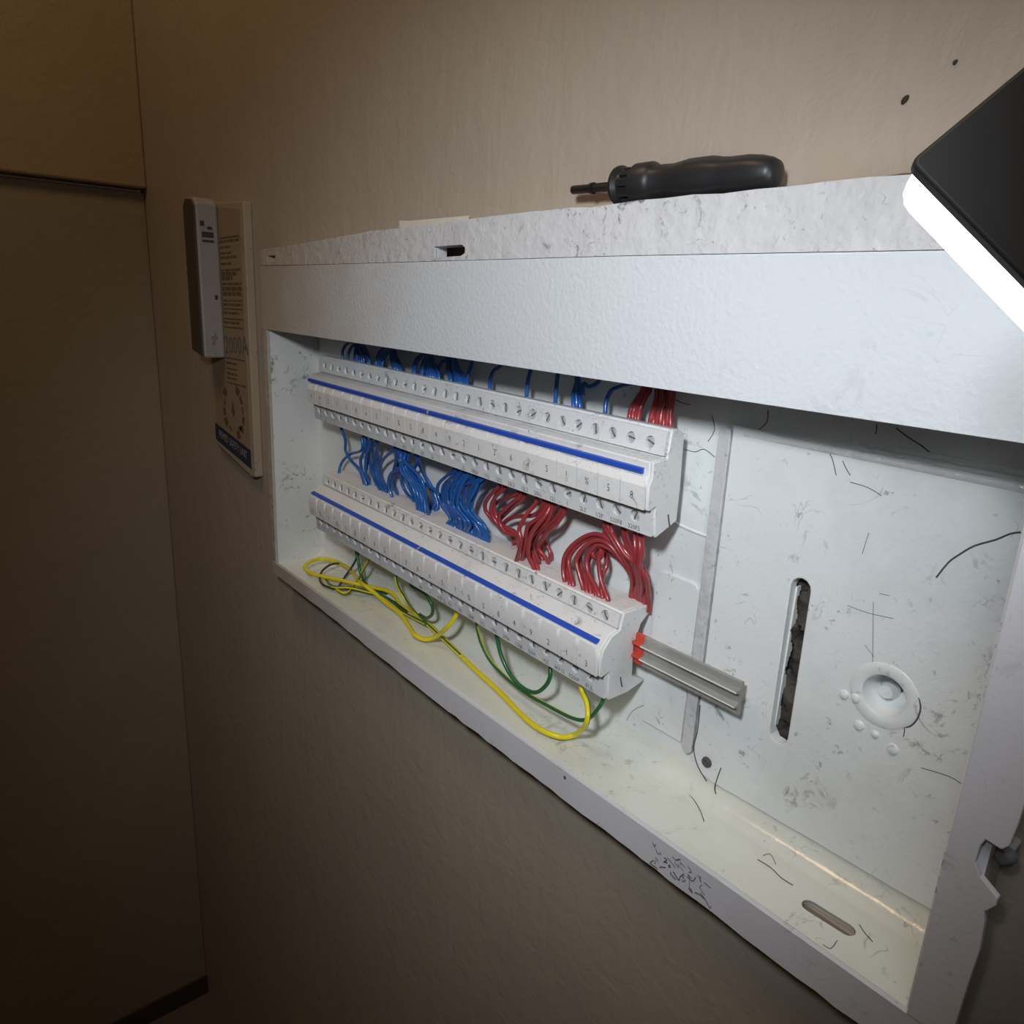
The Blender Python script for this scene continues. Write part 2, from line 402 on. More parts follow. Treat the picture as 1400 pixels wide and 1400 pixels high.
    # knock-out boss: raised ring, tapering throat, inner cone
    mb = MB(); pr = [(.001, .073), (-.0055, .069), (-.0075, .066), (-.0072, .045), (-.0055, .0425), (.002, .041), (.050, .036), (.056, .030), (.056, .013), (.075, .012), (.076, .0004)]
    mb.lathe(pr, (2.487, YB - .004, .446), (0, 1, 0), 36, cap=False); mb.build('knockout_ring', M_CAB, ENC, smooth=40)
    mb = MB(); mb.lathe([(.056, .021), (.034, .014), (.030, .006), (.029, .0004)], (2.474, YB - .004, .436), (0, 1, 0), 20, cap=False); mb.build('knockout_stub', M_CAB, ENC)
    mb = MB(); mb.plate(circle(2.502, .462, .014, 12, .008), [], XZ, YB + .0505, YB + .052); mb.build('knockout_dark_disc', M_DARK, ENC, smooth=0)  # dark disc at the back of the throat, no hole cut
    # narrow vertical rib, small pressed plate, seams
    mb = MB(); mb.plate(stadium(2.056, .10, 2.052, .897, .0155) , [], XZ, YB - .014, YB); mb.build('rib', M_FLANGE, ENC, bevel=.004)
    sm = [(1.905, .10), (2.033, .10), (2.033, .505)] + [(2.012 + .02 * math.cos(a), .505 + .02 * math.sin(a)) for a in (.4, .8, 1.2, 1.57)] + [(1.93, .527), (1.914, .523), (1.906, .510)]
    mb = MB(); mb.plate(sm, [], XZ, YB - .007, YB); mb.build('small_pressed_plate', M_CAB, ENC, bevel=.004)
    mb = MB(); mb.tube([(1.90, YB, .676), (1.95, YB, .655), (2.036, YB, .648)], .004, 4, 6); mb.build('weld_seam', M_CAB, ENC)
    for x, z, r in [(2.412, .414, .0105), (2.436, .417, .0105), (2.452, .363, .011), (2.486, .360, .008), (2.523, .346, .012)]:
        mb = MB(); mb.lathe([(.0, r), (-.004, r * .85), (-.006, r * .5), (-.0065, .0004)], (x, YB - .010, z), (0, 1, 0), 14, cap=False); mb.build('dimple', M_CAB, ENC)
    mb = MB(); mb.lathe([(0, .014), (-.005, .013), (-.007, .008), (-.004, .0004)], (2.118, YB - .010, .092), (0, 1, 0), 10, cap=False); mb.build('rusted_stud', M_DARK, ENC)
enclosure()
CR = {"dark": [(0.0017, [(2.535, 0.212, 0.71), (2.549, 0.212, 0.743), (2.563, 0.212, 0.762), (2.584, 0.212, 0.785), (2.613, 0.212, 0.804), (2.632, 0.212, 0.82), (2.647, 0.212, 0.827)]), (0.0014, [(2.411, 0.222, 0.965), (2.437, 0.222, 0.951), (2.46, 0.222, 0.941), (2.477, 0.222, 0.931)]), (0.0011, [(2.374, 0.222, 0.967), (2.376, 0.222, 0.956), (2.375, 0.222, 0.947)]), (0.0011, [(2.143, 0.222, 0.961), (2.144, 0.222, 0.936), (2.128, 0.222, 0.917)]), (0.0009, [(2.348, 0.212, 0.849), (2.383, 0.212, 0.846), (2.412, 0.212, 0.836)]), (0.0009, [(2.326, 0.212, 0.887), (2.336, 0.212, 0.873), (2.346, 0.212, 0.862)]), (0.0009, [(2.287, 0.212, 0.908), (2.304, 0.212, 0.888), (2.318, 0.212, 0.856)]), (0.0007, [(2.386, 0.212, 0.602), (2.427, 0.212, 0.601), (2.476, 0.212, 0.607)]), (0.0007, [(2.442, 0.212, 0.647), (2.461, 0.212, 0.649)]), (0.0006, [(2.434, 0.212, 0.626), (2.445, 0.212, 0.561), (2.456, 0.212, 0.495)]), (0.0006, [(2.434, 0.212, 0.534), (2.455, 0.212, 0.517)]), (0.0007, [(2.401, 0.212, 0.759), (2.396, 0.212, 0.715)]), (0.0010, [(1.939, 0.222, 0.84), (1.97, 0.222, 0.839), (1.994, 0.222, 0.85), (2.025, 0.222, 0.837)]), (0.0011, [(1.89, 0.222, 0.953), (1.923, 0.222, 0.946), (1.942, 0.222, 0.946)]), (0.0010, [(2.004, 0.222, 0.93), (2.016, 0.222, 0.899), (2.002, 0.222, 0.869)]), (0.0009, [(1.811, 0.222, 0.05), (1.817, 0.222, 0.019), (1.817, 0.222, -0.009)]), (0.0007, [(1.849, 0.222, 0.069), (1.866, 0.222, 0.107), (1.912, 0.222, 0.151), (1.95, 0.221, 0.18)]), (0.0016, [(2.532, 0.212, 0.399), (2.545, 0.212, 0.408), (2.554, 0.212, 0.428), (2.556, 0.212, 0.452), (2.55, 0.212, 0.468), (2.543, 0.212, 0.476)]), (0.0010, [(2.535, 0.212, 0.4), (2.537, 0.212, 0.393), (2.537, 0.212, 0.381)]), (0.0009, [(2.579, 0.212, 0.335), (2.604, 0.212, 0.34), (2.631, 0.212, 0.344), (2.649, 0.212, 0.341)]), (0.0016, [(2.078, 0.212, 0.229), (2.08, 0.212, 0.158), (2.075, 0.212, 0.111), (2.093, 0.212, 0.068), (2.124, 0.212, 0.041)]), (0.0015, [(2.158, 0.212, 0.098), (2.152, 0.212, 0.065), (2.149, 0.212, 0.033), (2.164, 0.212, 0.009)]), (0.0010, [(2.333, 0.12, 0.001), (2.364, 0.122, 0.001), (2.395, 0.113, 0.001), (2.422, 0.114, 0.001)]), (0.0007, [(2.333, 0.141, 0.001), (2.341, 0.159, 0.001), (2.366, 0.139, 0.001)]), (0.0010, [(2.085, 0.182, 0.001), (2.113, 0.177, 0.001), (2.152, 0.155, 0.001), (2.184, 0.128, 0.001)]), (0.0009, [(2.56, 0.125, 0.001), (2.576, 0.114, 0.001), (2.596, 0.105, 0.001)]), (0.0007, [(2.54, 0.02, 0.001), (2.554, 0.023, 0.001), (2.552, 0.052, 0.001)])],
 "brown": [(0.0011, [(2.428, 0.212, 0.415), (2.447, 0.212, 0.397), (2.462, 0.212, 0.399), (2.478, 0.212, 0.4)])]}

def cracks():
    for k, pts in CR.items():
        for q in pts:
            mb = MB(); mb.tube(q[1], q[0], 3, 5); mb.build('scratch', M_SEAM if k == 'brown' else M_DARK, ENC)
cracks()
def scribble():
    rr = random.Random(31)
    for k in range(26):                                    # scuffed pencil marks on the bottom rim
        x = rr.uniform(2.145, 2.30); z = rr.uniform(-.075, -.02); L = [(x, -.0006, z)]
        for i in range(rr.randint(2, 4)): L.append((L[-1][0] + rr.uniform(-.012, .016), -.0006, L[-1][2] + rr.uniform(-.014, .012)))
        L = [(a, b, min(max(c, -.083), -.012)) for a, b, c in L]
        mb = MB(); mb.tube(L, rr.uniform(.0006, .0014), 2, 4); mb.build('scratch', M_DARK, ENC)
    mb = MB(); mb.lathe([(.0, .005), (-.0012, .0045), (-.0015, .0004)], (1.845, 0, -.022), (0, 1, 0), 8, cap=False); mb.build('dark_pit', M_DARK, ENC)
scribble()
def rubble():
    mb = MB(); nx, nz = 14, 60; x0, x1, z0, z1 = 2.22, 2.35, .2, .68
    def P(i, k):
        x = x0 + (x1 - x0) * i / nx; z = z0 + (z1 - z0) * k / nz
        h = noise.fractal(Vector((x * 22, z * 22, 1.3)), 1.0, 2.0, 4) * .014 + noise.cell(Vector((x * 30, z * 26 + x * 14, 2.0))) * .012
        return (x, YB + .026 + h, z)
    mb.add([P(i, k) for k in range(nz + 1) for i in range(nx + 1)], [(k * (nx + 1) + i, k * (nx + 1) + i + 1, (k + 1) * (nx + 1) + i + 1, (k + 1) * (nx + 1) + i) for k in range(nz) for i in range(nx)])
    o = mb.build('masonry_rubble', M_RUB, kind='stuff', smooth=60)
    tag(o, 'dark broken masonry seen through the tall slot in the box', 'rubble')
rubble()

# ================================================================== terminal rows
UP = [(.130, .898), (.150, .899), (.174, .886), (.181, .755), (.181, .677), (.109, .646), (.100, .700), (.100, .723), (.078, .715), (.072, .716), (.068, .772), (.077, .792), (.075, .827), (.124, .832)]
LO = [(.112, .431), (.214, .432), (.212, .413), (.180, .386), (.160, .333), (.165, .243), (.213, .221), (.213, .214), (.150, .200), (.082, .200), (.076, .262), (.076, .282), (.052, .274), (.045, .274), (.041, .318), (.046, .345), (.074, .378), (.102, .386)]
def terminal_row(prof, x0, x1, tilt, nose, riser, lower, stripe, label, n_mod, np_riser, np_low, words, capn):
    """prof in (Y,Z); nose = cover profile; riser, lower = ((y,z) top, (y,z) bottom) of the two screw faces"""
    t = thing('terminal_row', label, 'terminal block', (x0, .15, prof[5][1] if False else min(p[1] for p in prof)))
    sh = lambda x: tilt * (x1 - x)
    # housing between the end cheeks; the two screw faces are separate perforated strips in front of it
    ins = lambda p: p
    mb = MB(); mb.prism(prof, x0, x1 - .006, sh); mb.build('housing', M_BLOCK, t, bevel=.0025)
    mb = MB(); mb.prism(prof, x1 - .0055, x1 + .004, sh); mb.build('end_cheek', M_BLOCK, t, bevel=.002)
    def face(nm, a, b, xs, r, zz):
        d = Vector((b[0] - a[0], b[1] - a[1])); L = d.length; d /= L; nrm = Vector((d.y, -d.x))
        if nrm.x > 0: nrm = -nrm
        fn = lambda u, v, w: (u, a[0] + d.x * v + nrm.x * w, a[1] + d.y * v + nrm.y * w + sh(u))
        mb = MB(); mb.plate([(x0 + .004, .003), (x1 - .001, .003), (x1 - .001, L - .003), (x0 + .004, L - .003)], [circle(x, zz * L, r, 12) for x in xs], fn, .0, .011)
        mb.build(nm, M_BLOCK, t, smooth=0)
        for i, x in enumerate(xs):
            c = fn(x, zz * L, .0005); ax = Vector((0, nrm.x, nrm.y))
            # slotted screw head sunk in its hole
            mb = MB(); mb.lathe([(0, r * .86), (.0035, r * .84), (.0055, r * .6), (.006, .0004)], c, ax, 12, cap=False)
            a2 = rs.uniform(0, math.pi); e1 = Vector((1, 0, 0)); e2 = ax.cross(e1)
            dv = e1 * math.cos(a2) + e2 * math.sin(a2); pv = e1 * -math.sin(a2) + e2 * math.cos(a2); c = Vector(c)
            q = [c + ax * hh + dv * (s1 * r * .72) + pv * (s2 * r * .13) for hh in (.004, .0068) for s1 in (-1, 1) for s2 in (-1, 1)]
            mb.add(q, [(0, 1, 3, 2), (4, 6, 7, 5), (0, 4, 5, 1), (2, 3, 7, 6), (0, 2, 6, 4), (1, 5, 7, 3)], 1)
            mb.build('screw', [M_SCREW, M_INK], t)
        return fn, L
    rs = random.Random(int(x1 * 1000))
    xs = [x1 - .046 - i * (x1 - x0 - .10) / (np_riser - 1) for i in range(np_riser)]
    face('upper_screw_strip', riser[0], riser[1], xs, .0145, .55)
    xs = [x1 - .050 - i * (x1 - x0 - .10) / (np_low - 1) for i in range(np_low)]
    fn, L = face('lower_screw_strip', lower[0], lower[1], xs, .0150, .44)
    for i, w in enumerate(words):
        if i < len(xs):
            f2 = lambda u, v, i=i: fn(xs[i] - .002 + u, L * .83 - v, .0116)
            text('printed_marking', w, .0165, f2, M_INK, t, .95)
    # module covers, thin plates with a chamfered top, one per module
    pit = (x1 - x0 - .012) / n_mod
    for i in range(n_mod):
        a = x1 - .004 - (i + 1) * pit + .0014; b = a + pit - .0028; g = .012
        pr = nose; n = len(pr)
        mb = MB()
        out = lambda y, z, w: (y - w, z)
        v = []
        for (y, z), ins_ in zip(pr, (g, .0, .0)):
            v += [(a + ins_ * 0, y, z + sh(a)), (b - ins_, y, z + sh(b)), (a, y - .007, z + sh(a)), (b - ins_, y - .007, z + sh(b))]
        f = []
        for k in range(n - 1):
            o = 4 * k; p = o + 4
            f += [(o + 2, o + 3, p + 3, p + 2), (o, p, p + 1, o + 1), (o, o + 2, p + 2, p), (o + 1, p + 1, p + 3, o + 3)]
        f += [(0, 1, 3, 2), (4 * n - 4, 4 * n - 2, 4 * n - 1, 4 * n - 3)]
        mb.add(v, f); c = mb.build('module_cover', M_COVER, t, smooth=25)
        ch = '5 6 4 S 2 % 3 8 x 9 ? 1'.split()[(i * 5 + int(x1 * 10)) % 12]
        (ya, za), (yb, zb) = pr[1], pr[2]
        ym, zm = ya * .5 + yb * .5 - .0078, za * .5 + zb * .5
        ORG[c.name] = ORG[t.name]
        text('cover_symbol', ch, .026, lambda u, v, a=a: (a + pit * .48 + u, ym + (yb - ya) / (zb - za) * v, zm + v + sh(a)), M_INK, c, .8)
    # blue marker line
    (y0, z0), (y1, z1) = stripe; 
    mb = MB(); L = []
    pr = [(y0, z0), (y1, z1), (y1 - .008, z1), (y0 - .008, z0 - .002)]
    mb.prism(pr, x0 + .002, x1 - .022, sh); mb.build('marker_strip', M_BLUE, t)
    (mb := MB()).prism([(y0 - .001, z0 + .001), (y1, z1 + .002), (y1 - .010, z1 + .002), (y0 - .010, z0 - .002)], (x0 + x1) / 2 - .022, (x0 + x1) / 2 - .017, sh)
    mb.build('strip_joint', M_PALE, t)
    # moulded slit on the end cheek
    zc = lower[0][1] * .45 + lower[1][1] * .55; yc = lower[1][0] + .042
    mb = MB(); mb.tube([(x1 + .004, yc - .004, zc + .016), (x1 + .004, yc + .001, zc), (x1 + .004, yc + .006, zc - .014)], .0022, 3, 5); mb.build('end_slit', M_DARK, t)
    return t
terminal_row(UP, .222, 1.966, .0105, [(.0766, .792), (.0676, .772), (.0716, .717)], ((.130, .895), (.124, .834)), ((.099, .722), (.108, .648)), ((.0757, .811), (.0757, .7985)),
             'upper grey-white terminal row under the blue loops', 24, 29, 30, ['320F5', '520F8', '1/2P', '2L2', '1', '121', '20LL', '12L2', '20L2', '1202', '1X2', '00L#', '2L', '', '', 'L2', '202', '12', '102', 'L2'], 24)
terminal_row(LO, .268, 1.893, .0125, [(.0455, .345), (.0405, .318), (.0445, .275)], ((.112, .429), (.103, .388)), ((.075, .280), (.081, .203)), ((.0610, .3625), (.0540, .3543)),
             'lower grey-white terminal row with the clear rail at its right end', 23, 28, 28, ['EUL', '0200F', '3KF12', '1RZ', '0204', '12L8', '2P04', '10RL', '1L2', '204P', '28L', '02L', 'P12', '1', '20L', '2'], 24)

# ================================================================== clear rail with red end
def rail():
    t = thing('clear_rail', 'smoky clear plastic rail with red end sticking out of lower terminal row', 'rail', (1.9, .18, .28))
    pr = [(.170, .366), (.164, .364), (.164, .347), (.150, .345), (.150, .338), (.164, .336), (.166, .312), (.152, .309), (.152, .302), (.164, .300), (.166, .282), (.172, .280), (.178, .284), (.178, .362)]
    sl = lambda x: (x - 1.9) * -.002
    mb = MB(); mb.prism(pr, 1.925, 2.207, sl); mb.build('rail_body', M_CLEAR, t, bevel=.0012)
    for z in (.3395, .3035):  # pale strips laid along the ridges as painted highlights
        mb = MB(); mb.prism([(.1505, z + .0040), (.1485, z + .0035), (.1485, z + .0012), (.1505, z + .0008)], 1.926, 2.206, sl); mb.build('rail_glint_strip', M_GLINT, t)
    mb = MB(); mb.prism([(y + .0005, z) for y, z in pr], 1.875, 1.925, sl); mb.build('red_end', M_RED, t, bevel=.0012)
    mb = MB(); mb.prism([(.184, .357), (.180, .357), (.180, .287), (.184, .287)], 1.99, 2.20, sl); mb.build('metal_core', plain('dull_aluminium', (.30, .30, .285), .35, .6), t, smooth=0)
rail()

# ================================================================== wires (each one its own object)
WIRES = {
 'tb1': [
  [(0.33,0.165,0.887),(0.33,0.165,0.917),(0.325,0.169,0.941),(0.34,0.173,0.963),(0.365,0.176,0.974),(0.411,0.176,0.993),(0.457,0.195,1.083)],
  [(0.38,0.162,0.886),(0.38,0.162,0.916),(0.382,0.165,0.939),(0.396,0.168,0.959),(0.418,0.17,0.973),(0.459,0.17,1),(0.501,0.195,1.09)],
  [(0.433,0.162,0.885),(0.433,0.162,0.915),(0.419,0.17,0.935),(0.41,0.179,0.958),(0.399,0.188,0.972),(0.37,0.188,1.007),(0.342,0.195,1.097)],
  [(0.45,0.162,0.885),(0.45,0.162,0.915),(0.448,0.164,0.938),(0.444,0.166,0.961),(0.445,0.168,0.975),(0.449,0.168,1.025),(0.454,0.195,1.115)],
  [(0.467,0.162,0.885),(0.467,0.162,0.915),(0.455,0.17,0.938),(0.441,0.177,0.96),(0.433,0.184,0.975),(0.409,0.184,1.014),(0.386,0.195,1.104)],
  [(0.484,0.163,0.885),(0.484,0.163,0.915),(0.475,0.168,0.94),(0.462,0.173,0.962),(0.457,0.178,0.976),(0.443,0.178,1.021),(0.428,0.195,1.111)],
  [(0.501,0.163,0.884),(0.501,0.163,0.914),(0.493,0.164,0.941),(0.466,0.166,0.962),(0.468,0.167,0.977),(0.475,0.167,1.026),(0.483,0.195,1.116)],
  [(0.529,0.165,0.886),(0.529,0.165,0.916),(0.51,0.171,0.936),(0.48,0.177,0.957),(0.448,0.183,0.971),(0.403,0.183,0.991),(0.358,0.195,1.081)],
  [(0.541,0.165,0.886),(0.541,0.165,0.916),(0.533,0.165,0.936),(0.517,0.166,0.956),(0.493,0.166,0.973),(0.452,0.166,1.001),(0.41,0.195,1.091)],
 ],
 'tb2': [
  [(0.588,0.165,0.885),(0.588,0.165,0.915),(0.585,0.17,0.935),(0.593,0.175,0.956),(0.609,0.18,0.971),(0.643,0.18,1.005),(0.678,0.195,1.095)],
  [(0.602,0.165,0.885),(0.602,0.165,0.915),(0.608,0.166,0.935),(0.624,0.167,0.955),(0.651,0.167,0.971),(0.694,0.167,0.997),(0.737,0.195,1.087)],
  [(0.617,0.165,0.884),(0.617,0.165,0.914),(0.625,0.166,0.935),(0.643,0.167,0.956),(0.665,0.168,0.971),(0.706,0.168,1.001),(0.746,0.195,1.091)],
  [(0.632,0.165,0.884),(0.632,0.165,0.914),(0.633,0.17,0.934),(0.642,0.175,0.953),(0.657,0.18,0.968),(0.692,0.18,1.002),(0.727,0.195,1.092)],
  [(0.708,0.165,0.882),(0.708,0.165,0.912),(0.682,0.175,0.927),(0.66,0.184,0.949),(0.648,0.194,0.966),(0.622,0.194,1.003),(0.596,0.195,1.093)],
  [(0.721,0.165,0.882),(0.721,0.165,0.912),(0.71,0.166,0.93),(0.696,0.168,0.952),(0.695,0.169,0.97),(0.692,0.169,1.02),(0.689,0.195,1.11)],
  [(0.735,0.165,0.882),(0.735,0.165,0.912),(0.722,0.168,0.931),(0.701,0.17,0.953),(0.695,0.173,0.97),(0.679,0.173,1.017),(0.664,0.195,1.107)],
  [(0.746,0.165,0.882),(0.746,0.165,0.912),(0.724,0.172,0.931),(0.691,0.18,0.952),(0.676,0.187,0.968),(0.643,0.187,1.003),(0.61,0.195,1.093)],
  [(0.758,0.165,0.882),(0.758,0.165,0.912),(0.73,0.176,0.931),(0.687,0.187,0.951),(0.662,0.198,0.967),(0.623,0.198,0.993),(0.584,0.195,1.083)],
 ],
 'tb3': [
  [(0.854,0.154,0.881),(0.854,0.154,0.911),(0.839,0.165,0.928),(0.838,0.175,0.953),(0.85,0.185,0.97),(0.875,0.185,1.007),(0.901,0.195,1.097)],
  [(0.861,0.156,0.881),(0.861,0.156,0.911),(0.851,0.164,0.929),(0.856,0.171,0.952),(0.87,0.179,0.97),(0.899,0.179,1.008),(0.928,0.195,1.098)],
  [(0.889,0.161,0.88),(0.889,0.161,0.91),(0.873,0.174,0.927),(0.866,0.186,0.949),(0.864,0.199,0.968),(0.858,0.199,1.009),(0.853,0.195,1.099)],
  [(0.899,0.161,0.88),(0.899,0.161,0.91),(0.899,0.163,0.93),(0.906,0.165,0.951),(0.918,0.167,0.971),(0.945,0.167,1.013),(0.971,0.195,1.103)],
  [(0.929,0.161,0.88),(0.929,0.161,0.91),(0.901,0.172,0.926),(0.888,0.184,0.95),(0.879,0.195,0.969),(0.858,0.195,1.008),(0.838,0.195,1.098)],
  [(0.94,0.161,0.88),(0.94,0.161,0.91),(0.923,0.166,0.929),(0.915,0.17,0.952),(0.912,0.175,0.972),(0.907,0.175,1.02),(0.901,0.195,1.11)],
  [(0.951,0.16,0.88),(0.951,0.16,0.91),(0.936,0.164,0.93),(0.926,0.167,0.953),(0.924,0.17,0.973),(0.919,0.17,1.022),(0.913,0.195,1.112)],
  [(0.963,0.16,0.88),(0.963,0.16,0.91),(0.948,0.163,0.931),(0.933,0.166,0.954),(0.929,0.169,0.973),(0.919,0.169,1.021),(0.909,0.195,1.111)],
  [(0.975,0.16,0.879),(0.975,0.16,0.909),(0.957,0.165,0.932),(0.933,0.17,0.954),(0.923,0.176,0.972),(0.901,0.176,1.015),(0.878,0.195,1.105)],
  [(0.988,0.159,0.879),(0.988,0.159,0.909),(0.961,0.171,0.932),(0.923,0.182,0.953),(0.901,0.194,0.97),(0.866,0.194,1),(0.83,0.195,1.09)],
  [(1.001,0.159,0.879),(1.001,0.159,0.909),(0.985,0.163,0.935),(0.952,0.167,0.955),(0.939,0.171,0.974),(0.91,0.171,1.014),(0.882,0.195,1.104)],
 ],
 'tb4': [
  [(0.98,0.165,0.88),(0.98,0.165,0.91),(0.975,0.172,0.934),(0.986,0.179,0.958),(1.008,0.185,0.966),(1.054,0.185,0.981),(1.099,0.195,1.071)],
  [(1.063,0.157,0.879),(1.063,0.157,0.909),(1.043,0.167,0.926),(1.021,0.177,0.945),(1.006,0.187,0.966),(0.978,0.187,1.003),(0.951,0.195,1.093)],
  [(1.064,0.162,0.879),(1.064,0.162,0.909),(1.051,0.168,0.927),(1.036,0.173,0.947),(1.028,0.178,0.968),(1.01,0.178,1.013),(0.992,0.195,1.103)],
  [(1.101,0.155,0.878),(1.101,0.155,0.908),(1.078,0.165,0.922),(1.058,0.175,0.943),(1.037,0.184,0.963),(1.003,0.184,0.996),(0.969,0.195,1.086)],
  [(1.111,0.155,0.878),(1.111,0.155,0.908),(1.096,0.159,0.924),(1.079,0.163,0.946),(1.064,0.167,0.966),(1.036,0.167,1.006),(1.007,0.195,1.096)],
  [(1.12,0.155,0.878),(1.12,0.155,0.908),(1.105,0.159,0.925),(1.084,0.163,0.946),(1.068,0.167,0.966),(1.036,0.167,1.004),(1.005,0.195,1.094)],
  [(1.13,0.155,0.878),(1.13,0.155,0.908),(1.113,0.16,0.926),(1.085,0.166,0.946),(1.064,0.172,0.965),(1.028,0.172,0.999),(0.992,0.195,1.089)],
  [(1.141,0.154,0.878),(1.141,0.154,0.908),(1.116,0.166,0.926),(1.075,0.177,0.945),(1.045,0.189,0.964),(1.004,0.189,0.988),(0.963,0.195,1.078)],
  [(1.152,0.154,0.878),(1.152,0.154,0.908),(1.13,0.163,0.928),(1.089,0.171,0.947),(1.061,0.18,0.965),(1.02,0.18,0.991),(0.979,0.195,1.081)],
  [(1.164,0.152,0.877),(1.164,0.152,0.907),(1.152,0.16,0.923),(1.15,0.168,0.947),(1.15,0.176,0.971),(1.149,0.176,1.019),(1.149,0.195,1.109)],
 ],
 'single1': [
  [(1.267,0.158,0.876),(1.267,0.158,0.906),(1.255,0.167,0.931),(1.26,0.176,0.958),(1.275,0.185,0.971),(1.309,0.185,1.002),(1.343,0.195,1.092)],
 ],
 'arch': [
  [(1.444,0.15,0.875),(1.444,0.15,0.945),(1.454,0.16,1.005),(1.479,0.16,1.064),(1.525,0.16,1.069),(1.55,0.16,1.013),(1.56,0.15,0.943),(1.56,0.15,0.873)],
 ],
 'tb5': [
  [(1.621,0.158,0.873),(1.621,0.158,0.903),(1.609,0.166,0.928),(1.607,0.173,0.949),(1.603,0.181,0.968),(1.593,0.181,1.014),(1.584,0.195,1.104)],
  [(1.626,0.165,0.873),(1.626,0.165,0.903),(1.619,0.168,0.929),(1.614,0.172,0.95),(1.612,0.175,0.969),(1.606,0.175,1.018),(1.6,0.195,1.108)],
  [(1.638,0.165,0.875),(1.638,0.165,0.905),(1.625,0.174,0.93),(1.609,0.184,0.949),(1.598,0.193,0.967),(1.575,0.193,1.007),(1.552,0.195,1.097)],
  [(1.645,0.165,0.933),(1.645,0.165,0.963),(1.655,0.173,0.956),(1.671,0.181,0.963),(1.676,0.189,0.973),(1.697,0.189,1.008),(1.717,0.195,1.098)],
 ],
 'single2': [
  [(1.735,0.158,0.871),(1.735,0.158,0.901),(1.731,0.163,0.929),(1.74,0.169,0.957),(1.768,0.174,0.971),(1.813,0.174,0.993),(1.857,0.195,1.083)],
 ],
 'tr1': [
  [(1.812,0.162,0.871),(1.812,0.162,0.901),(1.809,0.17,0.92),(1.821,0.177,0.95),(1.826,0.185,0.968),(1.836,0.185,1.013),(1.847,0.195,1.103)],
  [(1.822,0.162,0.871),(1.822,0.162,0.901),(1.819,0.169,0.922),(1.83,0.176,0.951),(1.835,0.183,0.969),(1.847,0.183,1.014),(1.859,0.195,1.104)],
  [(1.831,0.163,0.87),(1.831,0.163,0.9),(1.825,0.174,0.922),(1.829,0.185,0.95),(1.831,0.196,0.968),(1.834,0.196,1.011),(1.838,0.195,1.101)],
  [(1.839,0.163,0.87),(1.839,0.163,0.9),(1.835,0.172,0.924),(1.839,0.181,0.952),(1.842,0.191,0.97),(1.849,0.191,1.014),(1.856,0.195,1.104)],
 ],
 'tr2': [
  [(1.876,0.164,0.87),(1.876,0.164,0.9),(1.877,0.168,0.922),(1.881,0.171,0.95),(1.878,0.175,0.971),(1.87,0.175,1.019),(1.863,0.195,1.109)],
  [(1.885,0.164,0.87),(1.885,0.164,0.9),(1.879,0.176,0.922),(1.876,0.188,0.948),(1.866,0.199,0.968),(1.847,0.199,1.008),(1.827,0.195,1.098)],
  [(1.895,0.165,0.87),(1.895,0.165,0.9),(1.896,0.166,0.925),(1.9,0.168,0.952),(1.898,0.169,0.973),(1.895,0.169,1.023),(1.891,0.195,1.113)],
  [(1.905,0.165,0.87),(1.905,0.165,0.9),(1.902,0.17,0.925),(1.902,0.175,0.952),(1.897,0.18,0.973),(1.888,0.18,1.02),(1.878,0.195,1.11)],
  [(1.915,0.165,0.87),(1.915,0.165,0.9),(1.907,0.174,0.926),(1.903,0.183,0.952),(1.896,0.191,0.972),(1.88,0.191,1.016),(1.864,0.195,1.106)],
  [(1.925,0.165,0.87),(1.925,0.165,0.9),(1.922,0.167,0.928),(1.922,0.169,0.955),(1.92,0.17,0.976),(1.916,0.17,1.025),(1.912,0.195,1.115)],
  [(1.935,0.165,0.87),(1.935,0.165,0.9),(1.927,0.171,0.929),(1.924,0.176,0.955),(1.919,0.182,0.975),(1.907,0.182,1.022),(1.896,0.195,1.112)],
 ],
 'mb1': [
  [(0.365,0.135,0.707),(0.365,0.135,0.657),(0.379,0.147,0.603),(0.363,0.156,0.556),(0.394,0.162,0.523),(0.459,0.164,0.498),(0.497,0.163,0.45),(0.497,0.163,0.42)],
  [(0.505,0.15,0.635),(0.505,0.15,0.585),(0.372,0.17,0.542),(0.296,0.173,0.493),(0.3,0.158,0.452),(0.3,0.158,0.422)],
  [(0.542,0.135,0.705),(0.542,0.135,0.655),(0.551,0.142,0.609),(0.499,0.148,0.544),(0.507,0.155,0.484),(0.523,0.161,0.449),(0.523,0.161,0.419)],
  [(0.607,0.135,0.701),(0.607,0.135,0.651),(0.56,0.14,0.581),(0.528,0.154,0.507),(0.517,0.176,0.449),(0.517,0.176,0.419)],
  [(0.655,0.135,0.701),(0.655,0.135,0.651),(0.59,0.167,0.578),(0.525,0.185,0.512),(0.544,0.191,0.449),(0.544,0.191,0.419)],
  [(0.644,0.135,0.702),(0.644,0.135,0.652),(0.533,0.165,0.573),(0.5,0.172,0.505),(0.508,0.158,0.449),(0.508,0.158,0.419)],
 ],
 'mb2': [
  [(0.769,0.135,0.692),(0.769,0.135,0.642),(0.654,0.157,0.576),(0.589,0.178,0.513),(0.603,0.2,0.453),(0.603,0.2,0.423)],
  [(0.777,0.135,0.694),(0.777,0.135,0.644),(0.729,0.165,0.587),(0.709,0.185,0.549),(0.643,0.195,0.495),(0.62,0.195,0.448),(0.62,0.195,0.418)],
  [(0.811,0.135,0.693),(0.811,0.135,0.643),(0.811,0.142,0.608),(0.862,0.151,0.589),(0.893,0.164,0.544),(0.947,0.181,0.528),(0.976,0.2,0.494),(0.976,0.2,0.464)],
  [(0.867,0.135,0.693),(0.867,0.135,0.643),(0.818,0.141,0.587),(0.726,0.147,0.539),(0.698,0.153,0.488),(0.713,0.159,0.447),(0.713,0.159,0.417)],
